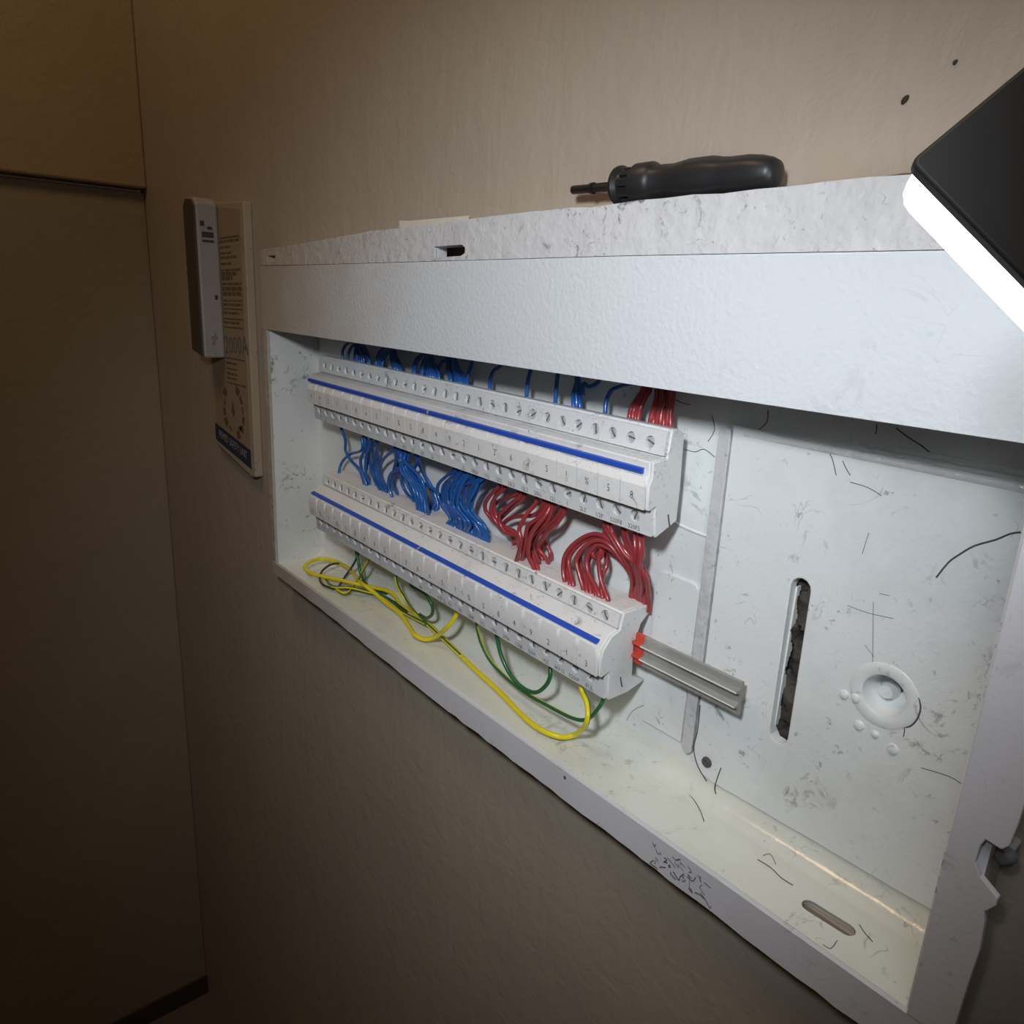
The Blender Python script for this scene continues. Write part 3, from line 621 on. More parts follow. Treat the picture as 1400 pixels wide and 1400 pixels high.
  [(0.916,0.135,0.684),(0.916,0.135,0.634),(0.851,0.166,0.583),(0.738,0.188,0.551),(0.65,0.199,0.503),(0.675,0.2,0.454),(0.675,0.2,0.424)],
  [(0.847,0.135,0.692),(0.847,0.135,0.642),(0.848,0.125,0.613),(0.908,0.122,0.593),(0.962,0.125,0.566),(0.973,0.135,0.502),(0.965,0.151,0.444),(0.965,0.151,0.414)],
  [(0.79,0.135,0.692),(0.79,0.135,0.642),(0.817,0.132,0.607),(0.817,0.132,0.568),(0.873,0.136,0.537),(0.899,0.142,0.492),(0.895,0.152,0.445),(0.895,0.152,0.415)],
  [(0.805,0.135,0.692),(0.805,0.135,0.642),(0.816,0.137,0.606),(0.829,0.14,0.566),(0.88,0.144,0.533),(0.908,0.148,0.49),(0.91,0.153,0.444),(0.91,0.153,0.414)],
  [(0.819,0.135,0.691),(0.819,0.135,0.641),(0.816,0.143,0.606),(0.84,0.148,0.564),(0.888,0.152,0.53),(0.917,0.154,0.488),(0.926,0.154,0.444),(0.926,0.154,0.414)],
  [(0.834,0.135,0.691),(0.834,0.135,0.641),(0.816,0.148,0.605),(0.852,0.156,0.562),(0.895,0.16,0.526),(0.926,0.159,0.486),(0.942,0.154,0.444),(0.942,0.154,0.414)],
  [(0.848,0.135,0.691),(0.848,0.135,0.641),(0.815,0.153,0.604),(0.864,0.164,0.56),(0.902,0.168,0.522),(0.935,0.165,0.484),(0.957,0.155,0.444),(0.957,0.155,0.414)],
  [(0.837,0.135,0.692),(0.837,0.135,0.642),(0.763,0.165,0.576),(0.731,0.186,0.509),(0.747,0.196,0.47),(0.805,0.196,0.446),(0.805,0.196,0.416)],
  [(0.796,0.135,0.691),(0.796,0.135,0.641),(0.722,0.174,0.579),(0.738,0.198,0.515),(0.778,0.206,0.465),(0.83,0.2,0.454),(0.83,0.2,0.424)],
  [(0.801,0.135,0.691),(0.801,0.135,0.641),(0.732,0.155,0.554),(0.689,0.174,0.49),(0.695,0.194,0.447),(0.695,0.194,0.417)],
  [(0.563,0.135,0.703),(0.563,0.135,0.653),(0.517,0.173,0.564),(0.527,0.185,0.484),(0.606,0.17,0.448),(0.606,0.17,0.418)],
  [(0.604,0.135,0.702),(0.604,0.135,0.652),(0.552,0.174,0.57),(0.554,0.186,0.49),(0.628,0.172,0.448),(0.628,0.172,0.418)],
  [(0.644,0.135,0.701),(0.644,0.135,0.651),(0.586,0.175,0.576),(0.581,0.188,0.495),(0.65,0.174,0.448),(0.65,0.174,0.418)],
  [(0.907,0.135,0.687),(0.907,0.135,0.637),(0.882,0.178,0.576),(0.89,0.203,0.519),(0.904,0.21,0.476),(0.901,0.2,0.445),(0.901,0.2,0.415)],
  [(0.916,0.135,0.689),(0.916,0.135,0.639),(0.882,0.178,0.576),(0.897,0.203,0.521),(0.919,0.21,0.471),(0.918,0.2,0.445),(0.918,0.2,0.415)],
  [(0.926,0.135,0.691),(0.926,0.135,0.641),(0.882,0.178,0.576),(0.905,0.203,0.522),(0.934,0.21,0.466),(0.936,0.2,0.445),(0.936,0.2,0.415)],
 ],
 'mb3': [
  [(1.119,0.143,0.686),(1.119,0.143,0.636),(1.017,0.154,0.562),(1.019,0.158,0.507),(1.086,0.157,0.463),(1.08,0.15,0.442),(1.08,0.15,0.412)],
  [(1.148,0.129,0.691),(1.148,0.129,0.641),(1.075,0.152,0.579),(1.035,0.163,0.499),(1.113,0.162,0.458),(1.094,0.15,0.442),(1.094,0.15,0.412)],
  [(1.147,0.137,0.689),(1.147,0.137,0.639),(1.105,0.146,0.576),(1.081,0.152,0.505),(1.15,0.153,0.464),(1.108,0.151,0.442),(1.108,0.151,0.412)],
  [(1.142,0.148,0.685),(1.142,0.148,0.635),(1.033,0.165,0.562),(1.027,0.171,0.503),(1.1,0.166,0.462),(1.121,0.151,0.442),(1.121,0.151,0.412)],
  [(1.188,0.122,0.695),(1.188,0.122,0.645),(1.12,0.138,0.588),(1.085,0.148,0.509),(1.154,0.152,0.468),(1.134,0.151,0.442),(1.134,0.151,0.412)],
  [(1.16,0.15,0.685),(1.16,0.15,0.635),(1.119,0.158,0.575),(1.094,0.161,0.505),(1.168,0.159,0.466),(1.147,0.151,0.441),(1.147,0.151,0.411)],
  [(1.194,0.132,0.692),(1.194,0.132,0.642),(1.115,0.129,0.581),(1.107,0.132,0.524),(1.163,0.139,0.48),(1.16,0.151,0.441),(1.16,0.151,0.411)],
  [(1.201,0.134,0.692),(1.201,0.134,0.642),(1.175,0.12,0.599),(1.153,0.119,0.526),(1.211,0.129,0.483),(1.173,0.151,0.441),(1.173,0.151,0.411)],
  [(1.226,0.122,0.697),(1.226,0.122,0.647),(1.194,0.115,0.594),(1.179,0.118,0.529),(1.23,0.13,0.485),(1.186,0.151,0.441),(1.186,0.151,0.411)],
  [(1.228,0.127,0.695),(1.228,0.127,0.645),(1.148,0.12,0.587),(1.146,0.122,0.531),(1.197,0.132,0.487),(1.199,0.152,0.441),(1.199,0.152,0.411)],
  [(1.244,0.122,0.697),(1.244,0.122,0.647),(1.158,0.147,0.59),(1.123,0.16,0.509),(1.194,0.162,0.471),(1.211,0.152,0.441),(1.211,0.152,0.411)],
  [(1.222,0.147,0.688),(1.222,0.147,0.638),(1.18,0.152,0.584),(1.154,0.154,0.515),(1.223,0.154,0.477),(1.224,0.152,0.44),(1.224,0.152,0.41)],
  [(1.255,0.128,0.695),(1.255,0.128,0.645),(1.127,0.151,0.576),(1.113,0.163,0.514),(1.181,0.163,0.476),(1.236,0.152,0.44),(1.236,0.152,0.41)],
  [(1.241,0.147,0.689),(1.241,0.147,0.639),(1.189,0.144,0.594),(1.171,0.144,0.52),(1.239,0.147,0.483),(1.249,0.152,0.44),(1.249,0.152,0.41)],
  [(1.278,0.125,0.697),(1.278,0.125,0.647),(1.262,0.12,0.603),(1.222,0.122,0.533),(1.274,0.133,0.492),(1.261,0.152,0.44),(1.261,0.152,0.41)],
  [(1.275,0.135,0.694),(1.275,0.135,0.644),(1.163,0.13,0.584),(1.18,0.131,0.531),(1.237,0.139,0.491),(1.273,0.152,0.44),(1.273,0.152,0.41)],
  [(1.303,0.12,0.7),(1.303,0.12,0.65),(1.249,0.12,0.608),(1.222,0.126,0.531),(1.277,0.137,0.492),(1.285,0.153,0.44),(1.285,0.153,0.41)],
  [(1.29,0.137,0.694),(1.29,0.137,0.644),(1.254,0.137,0.597),(1.222,0.14,0.528),(1.282,0.145,0.491),(1.297,0.153,0.44),(1.297,0.153,0.41)],
 ],
 'mr1': [
  [(1.36,0.135,0.686),(1.36,0.135,0.636),(1.317,0.139,0.598),(1.283,0.145,0.56),(1.28,0.153,0.531),(1.312,0.162,0.508),(1.336,0.173,0.489),(1.358,0.186,0.474),(1.361,0.2,0.446),(1.361,0.2,0.416)],
  [(1.382,0.135,0.687),(1.382,0.135,0.637),(1.335,0.139,0.591),(1.312,0.145,0.552),(1.313,0.153,0.525),(1.34,0.162,0.5),(1.39,0.173,0.497),(1.404,0.185,0.466),(1.398,0.2,0.438),(1.398,0.2,0.408)],
  [(1.391,0.135,0.687),(1.391,0.135,0.637),(1.337,0.144,0.602),(1.316,0.152,0.567),(1.32,0.158,0.532),(1.349,0.162,0.506),(1.409,0.165,0.492),(1.444,0.166,0.466),(1.455,0.166,0.438),(1.455,0.166,0.408)],
  [(1.446,0.135,0.684),(1.446,0.135,0.634),(1.367,0.157,0.596),(1.306,0.174,0.566),(1.269,0.188,0.533),(1.274,0.196,0.499),(1.313,0.2,0.478),(1.367,0.2,0.481),(1.367,0.2,0.451)],
  [(1.463,0.135,0.685),(1.463,0.135,0.635),(1.406,0.139,0.587),(1.36,0.143,0.547),(1.352,0.148,0.518),(1.38,0.152,0.492),(1.432,0.156,0.497),(1.459,0.16,0.469),(1.473,0.165,0.437),(1.473,0.165,0.407)],
  [(1.479,0.135,0.686),(1.479,0.135,0.636),(1.406,0.154,0.579),(1.342,0.17,0.532),(1.305,0.183,0.5),(1.31,0.192,0.475),(1.353,0.198,0.477),(1.383,0.2,0.449),(1.383,0.2,0.419)],
  [(1.528,0.135,0.68),(1.528,0.135,0.63),(1.51,0.121,0.593),(1.499,0.112,0.567),(1.49,0.107,0.537),(1.501,0.107,0.512),(1.491,0.111,0.475),(1.467,0.12,0.427),(1.467,0.12,0.397)],
  [(1.555,0.135,0.676),(1.555,0.135,0.626),(1.509,0.144,0.581),(1.443,0.154,0.559),(1.39,0.163,0.54),(1.345,0.172,0.512),(1.326,0.181,0.488),(1.361,0.191,0.477),(1.387,0.2,0.453),(1.387,0.2,0.423)],
  [(1.571,0.135,0.676),(1.571,0.135,0.626),(1.542,0.129,0.583),(1.508,0.126,0.553),(1.498,0.127,0.525),(1.492,0.13,0.495),(1.476,0.137,0.437),(1.476,0.137,0.407)],
  [(1.582,0.135,0.677),(1.582,0.135,0.627),(1.58,0.121,0.6),(1.559,0.112,0.569),(1.543,0.107,0.541),(1.534,0.107,0.508),(1.532,0.111,0.47),(1.549,0.12,0.435),(1.549,0.12,0.405)],
  [(1.593,0.135,0.679),(1.593,0.135,0.629),(1.574,0.136,0.582),(1.536,0.137,0.545),(1.506,0.138,0.511),(1.495,0.139,0.477),(1.514,0.14,0.437),(1.514,0.14,0.407)],
  [(1.601,0.135,0.679),(1.601,0.135,0.629),(1.542,0.161,0.587),(1.513,0.18,0.537),(1.506,0.193,0.502),(1.485,0.2,0.464),(1.495,0.2,0.443),(1.495,0.2,0.413)],
  [(1.627,0.135,0.68),(1.627,0.135,0.63),(1.6,0.139,0.591),(1.56,0.143,0.559),(1.527,0.147,0.527),(1.505,0.151,0.489),(1.516,0.155,0.457),(1.525,0.159,0.437),(1.525,0.159,0.407)],
  [(1.639,0.135,0.681),(1.639,0.135,0.631),(1.61,0.137,0.583),(1.57,0.142,0.548),(1.542,0.149,0.517),(1.518,0.158,0.483),(1.536,0.169,0.461),(1.539,0.183,0.437),(1.539,0.183,0.407)],
  [(1.59,0.135,0.678),(1.59,0.135,0.628),(1.533,0.152,0.572),(1.489,0.167,0.525),(1.475,0.178,0.488),(1.481,0.185,0.459),(1.507,0.19,0.437),(1.507,0.19,0.407)],
  [(1.634,0.135,0.681),(1.634,0.135,0.631),(1.562,0.166,0.558),(1.515,0.188,0.517),(1.509,0.199,0.485),(1.526,0.2,0.461),(1.526,0.2,0.431)],
  [(1.563,0.135,0.675),(1.563,0.135,0.625),(1.509,0.149,0.561),(1.481,0.156,0.519),(1.494,0.154,0.483),(1.516,0.144,0.46),(1.558,0.126,0.436),(1.558,0.126,0.406)],
 ],
 'mr2': [
  [(1.86,0.205,0.409),(1.86,0.205,0.439),(1.849,0.191,0.498),(1.82,0.178,0.54),(1.775,0.167,0.578),(1.728,0.157,0.582),(1.679,0.148,0.548),(1.649,0.14,0.505),(1.649,0.134,0.465),(1.663,0.129,0.435),(1.663,0.129,0.405)],
  [(1.865,0.205,0.409),(1.865,0.205,0.439),(1.851,0.195,0.493),(1.817,0.186,0.532),(1.77,0.176,0.569),(1.725,0.166,0.572),(1.683,0.156,0.542),(1.657,0.147,0.497),(1.673,0.137,0.464),(1.699,0.127,0.435),(1.699,0.127,0.405)],
  [(1.852,0.205,0.41),(1.852,0.205,0.44),(1.846,0.189,0.493),(1.816,0.175,0.533),(1.78,0.163,0.567),(1.744,0.153,0.57),(1.71,0.144,0.541),(1.693,0.138,0.503),(1.714,0.133,0.466),(1.733,0.131,0.434),(1.733,0.131,0.404)],
  [(1.87,0.205,0.409),(1.87,0.205,0.439),(1.852,0.2,0.488),(1.804,0.194,0.53),(1.752,0.187,0.56),(1.692,0.178,0.557),(1.65,0.167,0.516),(1.639,0.155,0.474),(1.664,0.141,0.448),(1.688,0.126,0.435),(1.688,0.126,0.405)],
  [(1.849,0.205,0.409),(1.849,0.205,0.439),(1.838,0.192,0.494),(1.806,0.18,0.534),(1.773,0.169,0.554),(1.74,0.159,0.554),(1.719,0.151,0.515),(1.734,0.144,0.479),(1.766,0.138,0.456),(1.79,0.133,0.433),(1.79,0.133,0.403)],
  [(1.873,0.205,0.409),(1.873,0.205,0.439),(1.848,0.202,0.486),(1.79,0.198,0.53),(1.738,0.192,0.548),(1.7,0.183,0.545),(1.673,0.173,0.506),(1.696,0.161,0.468),(1.736,0.148,0.453),(1.759,0.132,0.434),(1.759,0.132,0.404)],
  [(1.868,0.205,0.409),(1.868,0.205,0.439),(1.837,0.205,0.495),(1.781,0.201,0.535),(1.729,0.194,0.554),(1.684,0.183,0.532),(1.673,0.169,0.487),(1.717,0.151,0.455),(1.748,0.129,0.434),(1.748,0.129,0.404)],
  [(1.854,0.205,0.408),(1.854,0.205,0.438),(1.835,0.202,0.491),(1.787,0.196,0.527),(1.748,0.188,0.539),(1.722,0.177,0.527),(1.712,0.164,0.495),(1.744,0.149,0.451),(1.78,0.131,0.434),(1.78,0.131,0.404)],
  [(1.757,0.17,0.614),(1.757,0.17,0.564),(1.732,0.166,0.544),(1.728,0.162,0.526),(1.746,0.158,0.519),(1.769,0.153,0.534),(1.769,0.149,0.552),(1.767,0.145,0.524),(1.779,0.141,0.486),(1.799,0.137,0.458),(1.821,0.133,0.433),(1.821,0.133,0.403)],
  [(1.738,0.19,0.587),(1.738,0.19,0.537),(1.761,0.179,0.525),(1.774,0.168,0.505),(1.773,0.156,0.48),(1.784,0.145,0.452),(1.8,0.134,0.433),(1.8,0.134,0.403)],
  [(1.785,0.135,0.68),(1.785,0.135,0.63),(1.811,0.142,0.59),(1.84,0.151,0.555),(1.857,0.164,0.518),(1.854,0.181,0.484),(1.838,0.2,0.444),(1.838,0.2,0.414)],
  [(1.797,0.135,0.677),(1.797,0.135,0.627),(1.826,0.132,0.602),(1.857,0.137,0.569),(1.879,0.15,0.549),(1.883,0.171,0.513),(1.866,0.2,0.442),(1.866,0.2,0.412)],
  [(1.807,0.135,0.675),(1.807,0.135,0.625),(1.835,0.138,0.591),(1.87,0.147,0.561),(1.882,0.16,0.535),(1.887,0.177,0.496),(1.879,0.2,0.442),(1.879,0.2,0.412)],
  [(1.791,0.135,0.677),(1.791,0.135,0.627),(1.799,0.159,0.578),(1.824,0.177,0.537),(1.843,0.191,0.496),(1.842,0.2,0.446),(1.842,0.2,0.416)],
  [(1.849,0.135,0.678),(1.849,0.135,0.628),(1.852,0.148,0.59),(1.863,0.161,0.556),(1.876,0.174,0.523),(1.888,0.187,0.486),(1.886,0.2,0.442),(1.886,0.2,0.412)],
  [(1.857,0.135,0.677),(1.857,0.135,0.627),(1.857,0.154,0.591),(1.868,0.171,0.55),(1.888,0.184,0.524),(1.895,0.193,0.487),(1.889,0.2,0.442),(1.889,0.2,0.412)],
  [(1.887,0.135,0.673),(1.887,0.135,0.623),(1.897,0.129,0.591),(1.896,0.137,0.556),(1.89,0.161,0.509),(1.869,0.2,0.442),(1.869,0.2,0.412)],
  [(1.903,0.135,0.675),(1.903,0.135,0.625),(1.912,0.129,0.591),(1.905,0.137,0.547),(1.902,0.161,0.504),(1.874,0.2,0.442),(1.874,0.2,0.412)],
  [(1.91,0.135,0.675),(1.91,0.135,0.625),(1.914,0.135,0.586),(1.906,0.142,0.55),(1.918,0.155,0.519),(1.913,0.174,0.484),(1.9,0.2,0.444),(1.9,0.2,0.414)],
 ],
 'yellow': [
  [(1.784,0.11,0.226),(1.784,0.1,0.176),(1.819,0.09,0.15),(1.836,0.075,0.108),(1.76,0.112,0.018),(1.734,0.068,0.018),(1.643,0.054,0.018),(1.445,0.093,0.018),(1.306,0.114,0.018),(1.139,0.146,0.018),(1.016,0.17,0.018),(0.908,0.186,0.018),(0.818,0.193,0.018),(0.726,0.192,0.018),(0.663,0.204,0.03),(0.623,0.195,0.04),(0.559,0.166,0.04),(0.501,0.133,0.04),(0.392,0.093,0.035),(0.319,0.064,0.03),(0.244,0.041,0.03),(0.204,0.043,0.04),(0.183,0.077,0.05),(0.175,0.134,0.05),(0.241,0.17,0.05),(0.35,0.174,0.05),(0.452,0.153,0.045),(0.542,0.137,0.05),(0.604,0.154,0.03),(0.681,0.154,0.02),(0.792,0.145,0.02),(0.898,0.117,0.02),(0.983,0.091,0.02),(1.034,0.103,0.02),(1.084,0.117,0.05),(1.162,0.1,0.114),(1.186,0.12,0.165),(1.186,0.13,0.215)],
 ],
 'eg_thin1': [
  [(0.806,0.13,0.231),(0.806,0.12,0.181),(0.838,0.11,0.148),(0.904,0.1,0.122),(0.844,0.183,0.03),(0.964,0.162,0.028),(1.084,0.141,0.03),(1.22,0.118,0.03)],
 ],
 'eg_thin2': [
  [(0.601,0.14,0.238),(0.601,0.13,0.188),(0.531,0.13,0.097),(0.445,0.15,0.024),(0.521,0.071,0.02),(0.454,0.061,0.018)],
 ],
 'green1': [
  [(0.491,0.14,0.233),(0.491,0.13,0.183),(0.508,0.13,0.139),(0.531,0.13,0.091),(0.482,0.183,0.02),(0.555,0.189,0.018),(0.603,0.207,0.018)],
 ],
 'green2': [
  [(0.496,0.15,0.226),(0.496,0.14,0.176),(0.428,0.15,0.098),(0.332,0.17,0.022),(0.43,0.083,0.018)],
 ],
 'green3': [
  [(0.342,0.178,0.05),(0.278,0.178,0.05),(0.261,0.132,0.05),(0.279,0.08,0.03),(0.361,0.04,0.02),(0.442,0.057,0.018),(0.492,0.112,0.02),(0.567,0.155,0.02),(0.613,0.181,0.018),(0.695,0.185,0.018),(0.791,0.178,0.018)],
 ],
 'green4': [
  [(0.894,0.14,0.218),(0.894,0.13,0.168),(0.994,0.12,0.174),(1.041,0.12,0.149),(1.031,0.13,0.108),(0.966,0.15,0.063),(0.893,0.17,0.045)],
 ],
 'green5': [
  [(1.392,0.13,0.227),(1.392,0.12,0.187),(1.417,0.11,0.161),(1.446,0.1,0.132),(1.49,0.1,0.09),(1.546,0.1,0.072),(1.604,0.1,0.08),(1.644,0.1,0.117),(1.662,0.1,0.155),(1.651,0.11,0.187),(1.651,0.12,0.237)],
 ],
 'eg_thin3': [
  [(1.296,0.13,0.215),(1.296,0.12,0.175),(1.323,0.11,0.143),(1.356,0.1,0.124),(1.398,0.1,0.092),(1.478,0.1,0.07),(1.57,0.1,0.061),(1.669,0.09,0.074),(1.778,0.085,0.088),(1.831,0.085,0.113),(1.861,0.09,0.16),(1.864,0.1,0.183),(1.864,0.11,0.233)],
 ],
 'eg_thin4': [
  [(0.333,0.073,0.02),(0.445,0.05,0.03),(0.499,0.095,0.035),(0.556,0.135,0.03),(0.626,0.161,0.03),(0.739,0.152,0.035),(0.806,0.149,0.03),(0.88,0.154,0.03),(0.955,0.155,0.035)],
 ],
}
WL = {
 'tb1': ('thin blue wire in the leftmost bundle above the upper terminal row', 'leftmost blue bundle above the upper row', 'blue'),
 'tb2': ('thin blue wire in the second bundle from left above the upper terminal row', 'second blue bundle above the upper row', 'blue'),
 'tb3': ('thin blue wire in the third bundle from left above the upper terminal row', 'third blue bundle above the upper row', 'blue'),
 'tb4': ('thin blue wire in the fourth bundle from left above the upper terminal row', 'fourth blue bundle above the upper row', 'blue'),
 'tb5': ('blue wire in the small knot right of the open blue arch above the upper row', 'small blue knot right of the arch', 'blue'),
 'single1': ('single blue wire bending right just left of the open blue arch', None, 'blue'),
 'arch': ('blue wire forming the one open arch above the upper terminal row', None, 'blue'),
 'single2': ('single blue wire bending right beside the red wires above the upper row', None, 'blue'),
 'tr1': ('red wire in the left, slanting red bunch above the upper terminal row', 'slanting red bunch above the upper row', 'red'),
 'tr2': ('red wire in the wide red bunch at the right end of the upper row', 'wide red bunch above the upper row', 'red'),
 'mb1': ('blue wire in the loose leftmost group between the two terminal rows', 'loose leftmost blue group between the rows', 'blue'),
 'mb2': ('blue wire in the tangled middle group between the two terminal rows', 'tangled blue group between the rows', 'blue'),
 'mb3': ('blue wire in the thick S-shaped bundle left of the red wires between the rows', 'thick blue bundle between the rows', 'blue'),
 'mr1': ('red wire in the left red tangle between the two terminal rows', 'left red tangle between the rows', 'red'),
 'mr2': ('red wire in the right red bundle with round loop between the two terminal rows', 'right red bundle between the rows', 'red'),
 'yellow': ('long thick yellow earth wire looping along the box floor', None, 'yg'),
 'eg_thin1': ('yellow-green wire dropping from the lower row to join the long yellow wire', None, 'yg'),
 'eg_thin2': ('short yellow-green wire leaving the lower row at its far left', None, 'yg'),
 'green1': ('green wire dropping to the floor inside the left yellow loop', None, 'green'),
 'green2': ('thin dark green wire slanting down inside the left yellow loop', None, 'dark'),
 'green3': ('dark green wire curled in a ring inside the left yellow loop', None, 'dark'),
 'green4': ('short green wire bent like a hook right of the left yellow loop', None, 'green'),
 'green5': ('green wire hanging in a deep U under the lower terminal row', None, 'green'),
 'eg_thin3': ('thin green-yellow wire sagging from the U-shaped green wire to the right end', None, 'gy'),
 'eg_thin4': ('thin green-yellow wire lying under the long yellow wire on the box floor', None, 'gy'),
}
ORD = 'first second third fourth fifth sixth seventh eighth ninth tenth eleventh twelfth thirteenth fourteenth fifteenth sixteenth seventeenth eighteenth nineteenth twentieth'.split()
BUN = {'tb1': 'the leftmost blue bundle above the upper row', 'tb2': 'the second blue bundle above the upper row', 'tb3': 'the third blue bundle above the upper row',
       'tb4': 'the fourth blue bundle above the upper row', 'tb5': 'the blue knot beside the open arch', 'tr1': 'the slanting red bunch above the upper row', 'tr2': 'the wide red bunch above the upper row',
       'mb1': 'the loose blue group between the rows', 'mb2': 'the tangled blue group between the rows', 'mb3': 'the thick blue bundle between the rows',
       'mr1': 'the left red tangle between the rows', 'mr2': 'the right looped red bundle between the rows'}
def wires():
    for k, L in WIRES.items():
        lab, grp, col = WL[k]
        e = 0 if k[0] == 't' else -1
        L = sorted(L, key=lambda w: w[e][0])
        for q, w in enumerate(L):
            mb = MB()
            if col in ('blue', 'red'):
                mb.tube(w, .0058 if col == 'blue' else .0064, 5, 8); o = mb.build('blue_wire' if col == 'blue' else 'red_wire', M_WB if col == 'blue' else M_WR, smooth=60)
            elif col == 'yg':
                mb.tube(w, .0078 if k == 'yellow' else .0056, 5, 12, 0, ((7,) if k == 'yellow' else (6, 7, 8), 1)); o = mb.build('yellow_wire', [M_WY, M_WG], smooth=60)
            elif col == 'gy':
                mb.tube(w, .0055, 5, 10, 0, ((3, 4, 5, 6), 1)); o = mb.build('green_yellow_wire', [M_WG, M_WY], smooth=60)
            else:
                mb.tube(w, .0062 if col == 'green' else .0046, 5, 8); o = mb.build('green_wire', M_WG if col == 'green' else M_WD, smooth=60)
            if k in BUN: lab = ORD[q] + (' wire from left in ' if e == 0 else ' wire from left, by lower end, in ') + BUN[k]
            tag(o, lab, 'wire', grp)
wires()

# ================================================================== screwdriver on the ledge
def driver():
    t = thing('screwdriver', 'short black screwdriver lying on the top ledge of the box', 'screwdriver', (1.92, .05, 1.362))
    a = Vector((1.829, .046, 1.404)); ax = (Vector((2.212, .046, 1.397)) - a).normalized()
    hp = [(.046, .030), (.052, .041), (.090, .0415), (.098, .037), (.104, .0345), (.145, .034), (.165, .037), (.185, .040), (.235, .0405), (.255, .037), (.275, .0355), (.315, .036), (.340, .033), (.362, .028), (.374, .022), (.377, .012), (.377, .0005)]
    mb = MB(); n = 32; ax_ = ax
    mb.lathe(hp, a, ax, n)
    # shallow flutes along the grip
    e = Vector((0, 1, 0)); f = ax.cross(e)
    for i, p in enumerate(mb.v):
        p = Vector(p); s = (p - a).dot(ax); c = a + ax * s; d = p - c
        if .1 < s < .355 and d.length > .01:
            th = math.atan2(d.dot(f), d.dot(e)); mb.v[i] = tuple(c + d * (1 - .045 * (1 + math.cos(6 * th)) / 2))
    mb.build('handle', M_BLK2, t, smooth=50)
    mb = MB(); mb.lathe([(-.004, .033), (0, .040), (.006, .040), (.013, .031), (.020, .029), (.048, .031)], a, ax, 28)
    for k in range(10):
        th = 2 * math.pi * k / 10; d = e * math.cos(th) + f * math.sin(th)
        c = a + ax * .034 + d * .031; g = ax.cross(d)
        q = [c + ax * u + d * v + g * w for u in (-.012, .012) for v in (-.003, .004) for w in (-.006, .006)]
        mb.add(q, [(0, 1, 3, 2), (4, 6, 7, 5), (0, 4, 5, 1), (2, 3, 7, 6), (0, 2, 6, 4), (1, 5, 7, 3)])
    mb.build('collar', M_BLK, t, smooth=35)
    mb = MB(); mb.lathe([(-.085, .0105), (0, .0110)], a, ax, 6); mb.lathe([(-.086, .0125), (-.078, .0125)], a, ax, 16); mb.build('bit_holder', M_STEEL, t)
    mb = MB(); mb.lathe([(-.148, .0060), (-.144, .0095), (-.085, .0098)], a, ax, 12)
    mb.build('bit', M_STEEL, t)
driver()

# ================================================================== work lamp in the foreground
def lamp():
    O = Vector((2.700, -0.542, 1.280)); A = Vector((2.753, -0.484, 1.355)); B = Vector((2.793, -0.508, 1.193))
    a = (A - O).normalized(); b = (B - O).normalized(); b = (b - a * a.dot(b)).normalized(); n = a.cross(b)
    if n.y < 0: n = -n
    la, lb = .30, .36
    t = thing('work_lamp', 'black rectangular LED work lamp with glowing white face in the upper right corner', 'lamp', tuple(O + a * la / 2 + b * lb / 2))
    def slab(i, w0, w1, ch):
        u0, u1, v0, v1 = i, la - i, i, lb - i
        ol = [(u0 + ch, v0), (u1 - ch, v0), (u1, v0 + ch), (u1, v1 - ch), (u1 - ch, v1), (u0 + ch, v1), (u0, v1 - ch), (u0, v0 + ch)]
        m = MB(); m.plate(ol, [], lambda u, v, w: tuple(O + a * u + b * v + n * w), w0, w1); return m
    slab(0, -.012, .004, .005).build('lamp_housing', M_LAMPB, t, bevel=.003)
    slab(-.001, .004, .062, .014).build('led_diffuser', M_LED, t, bevel=.010)
    # bent arm that clamps the lamp to the wall, right of the picture
    p = O + a * .2 + b * (lb + .0)
    m = MB(); m.tube([tuple(p - b * .06 - n * .03), tuple(p - n * .06), (3.5, -.25, .8), (3.75, -.12, .7), (3.8, YW - .005, .68)], .028, 6, 12); m.build('lamp_arm', M_LAMPB, t)
    m = MB(); m.lathe([(0, .08), (-.03, .075)], (3.8, YW - .001, .68), (0, 1, 0), 20); m.build('wall_plate', M_LAMPB, t)
lamp()

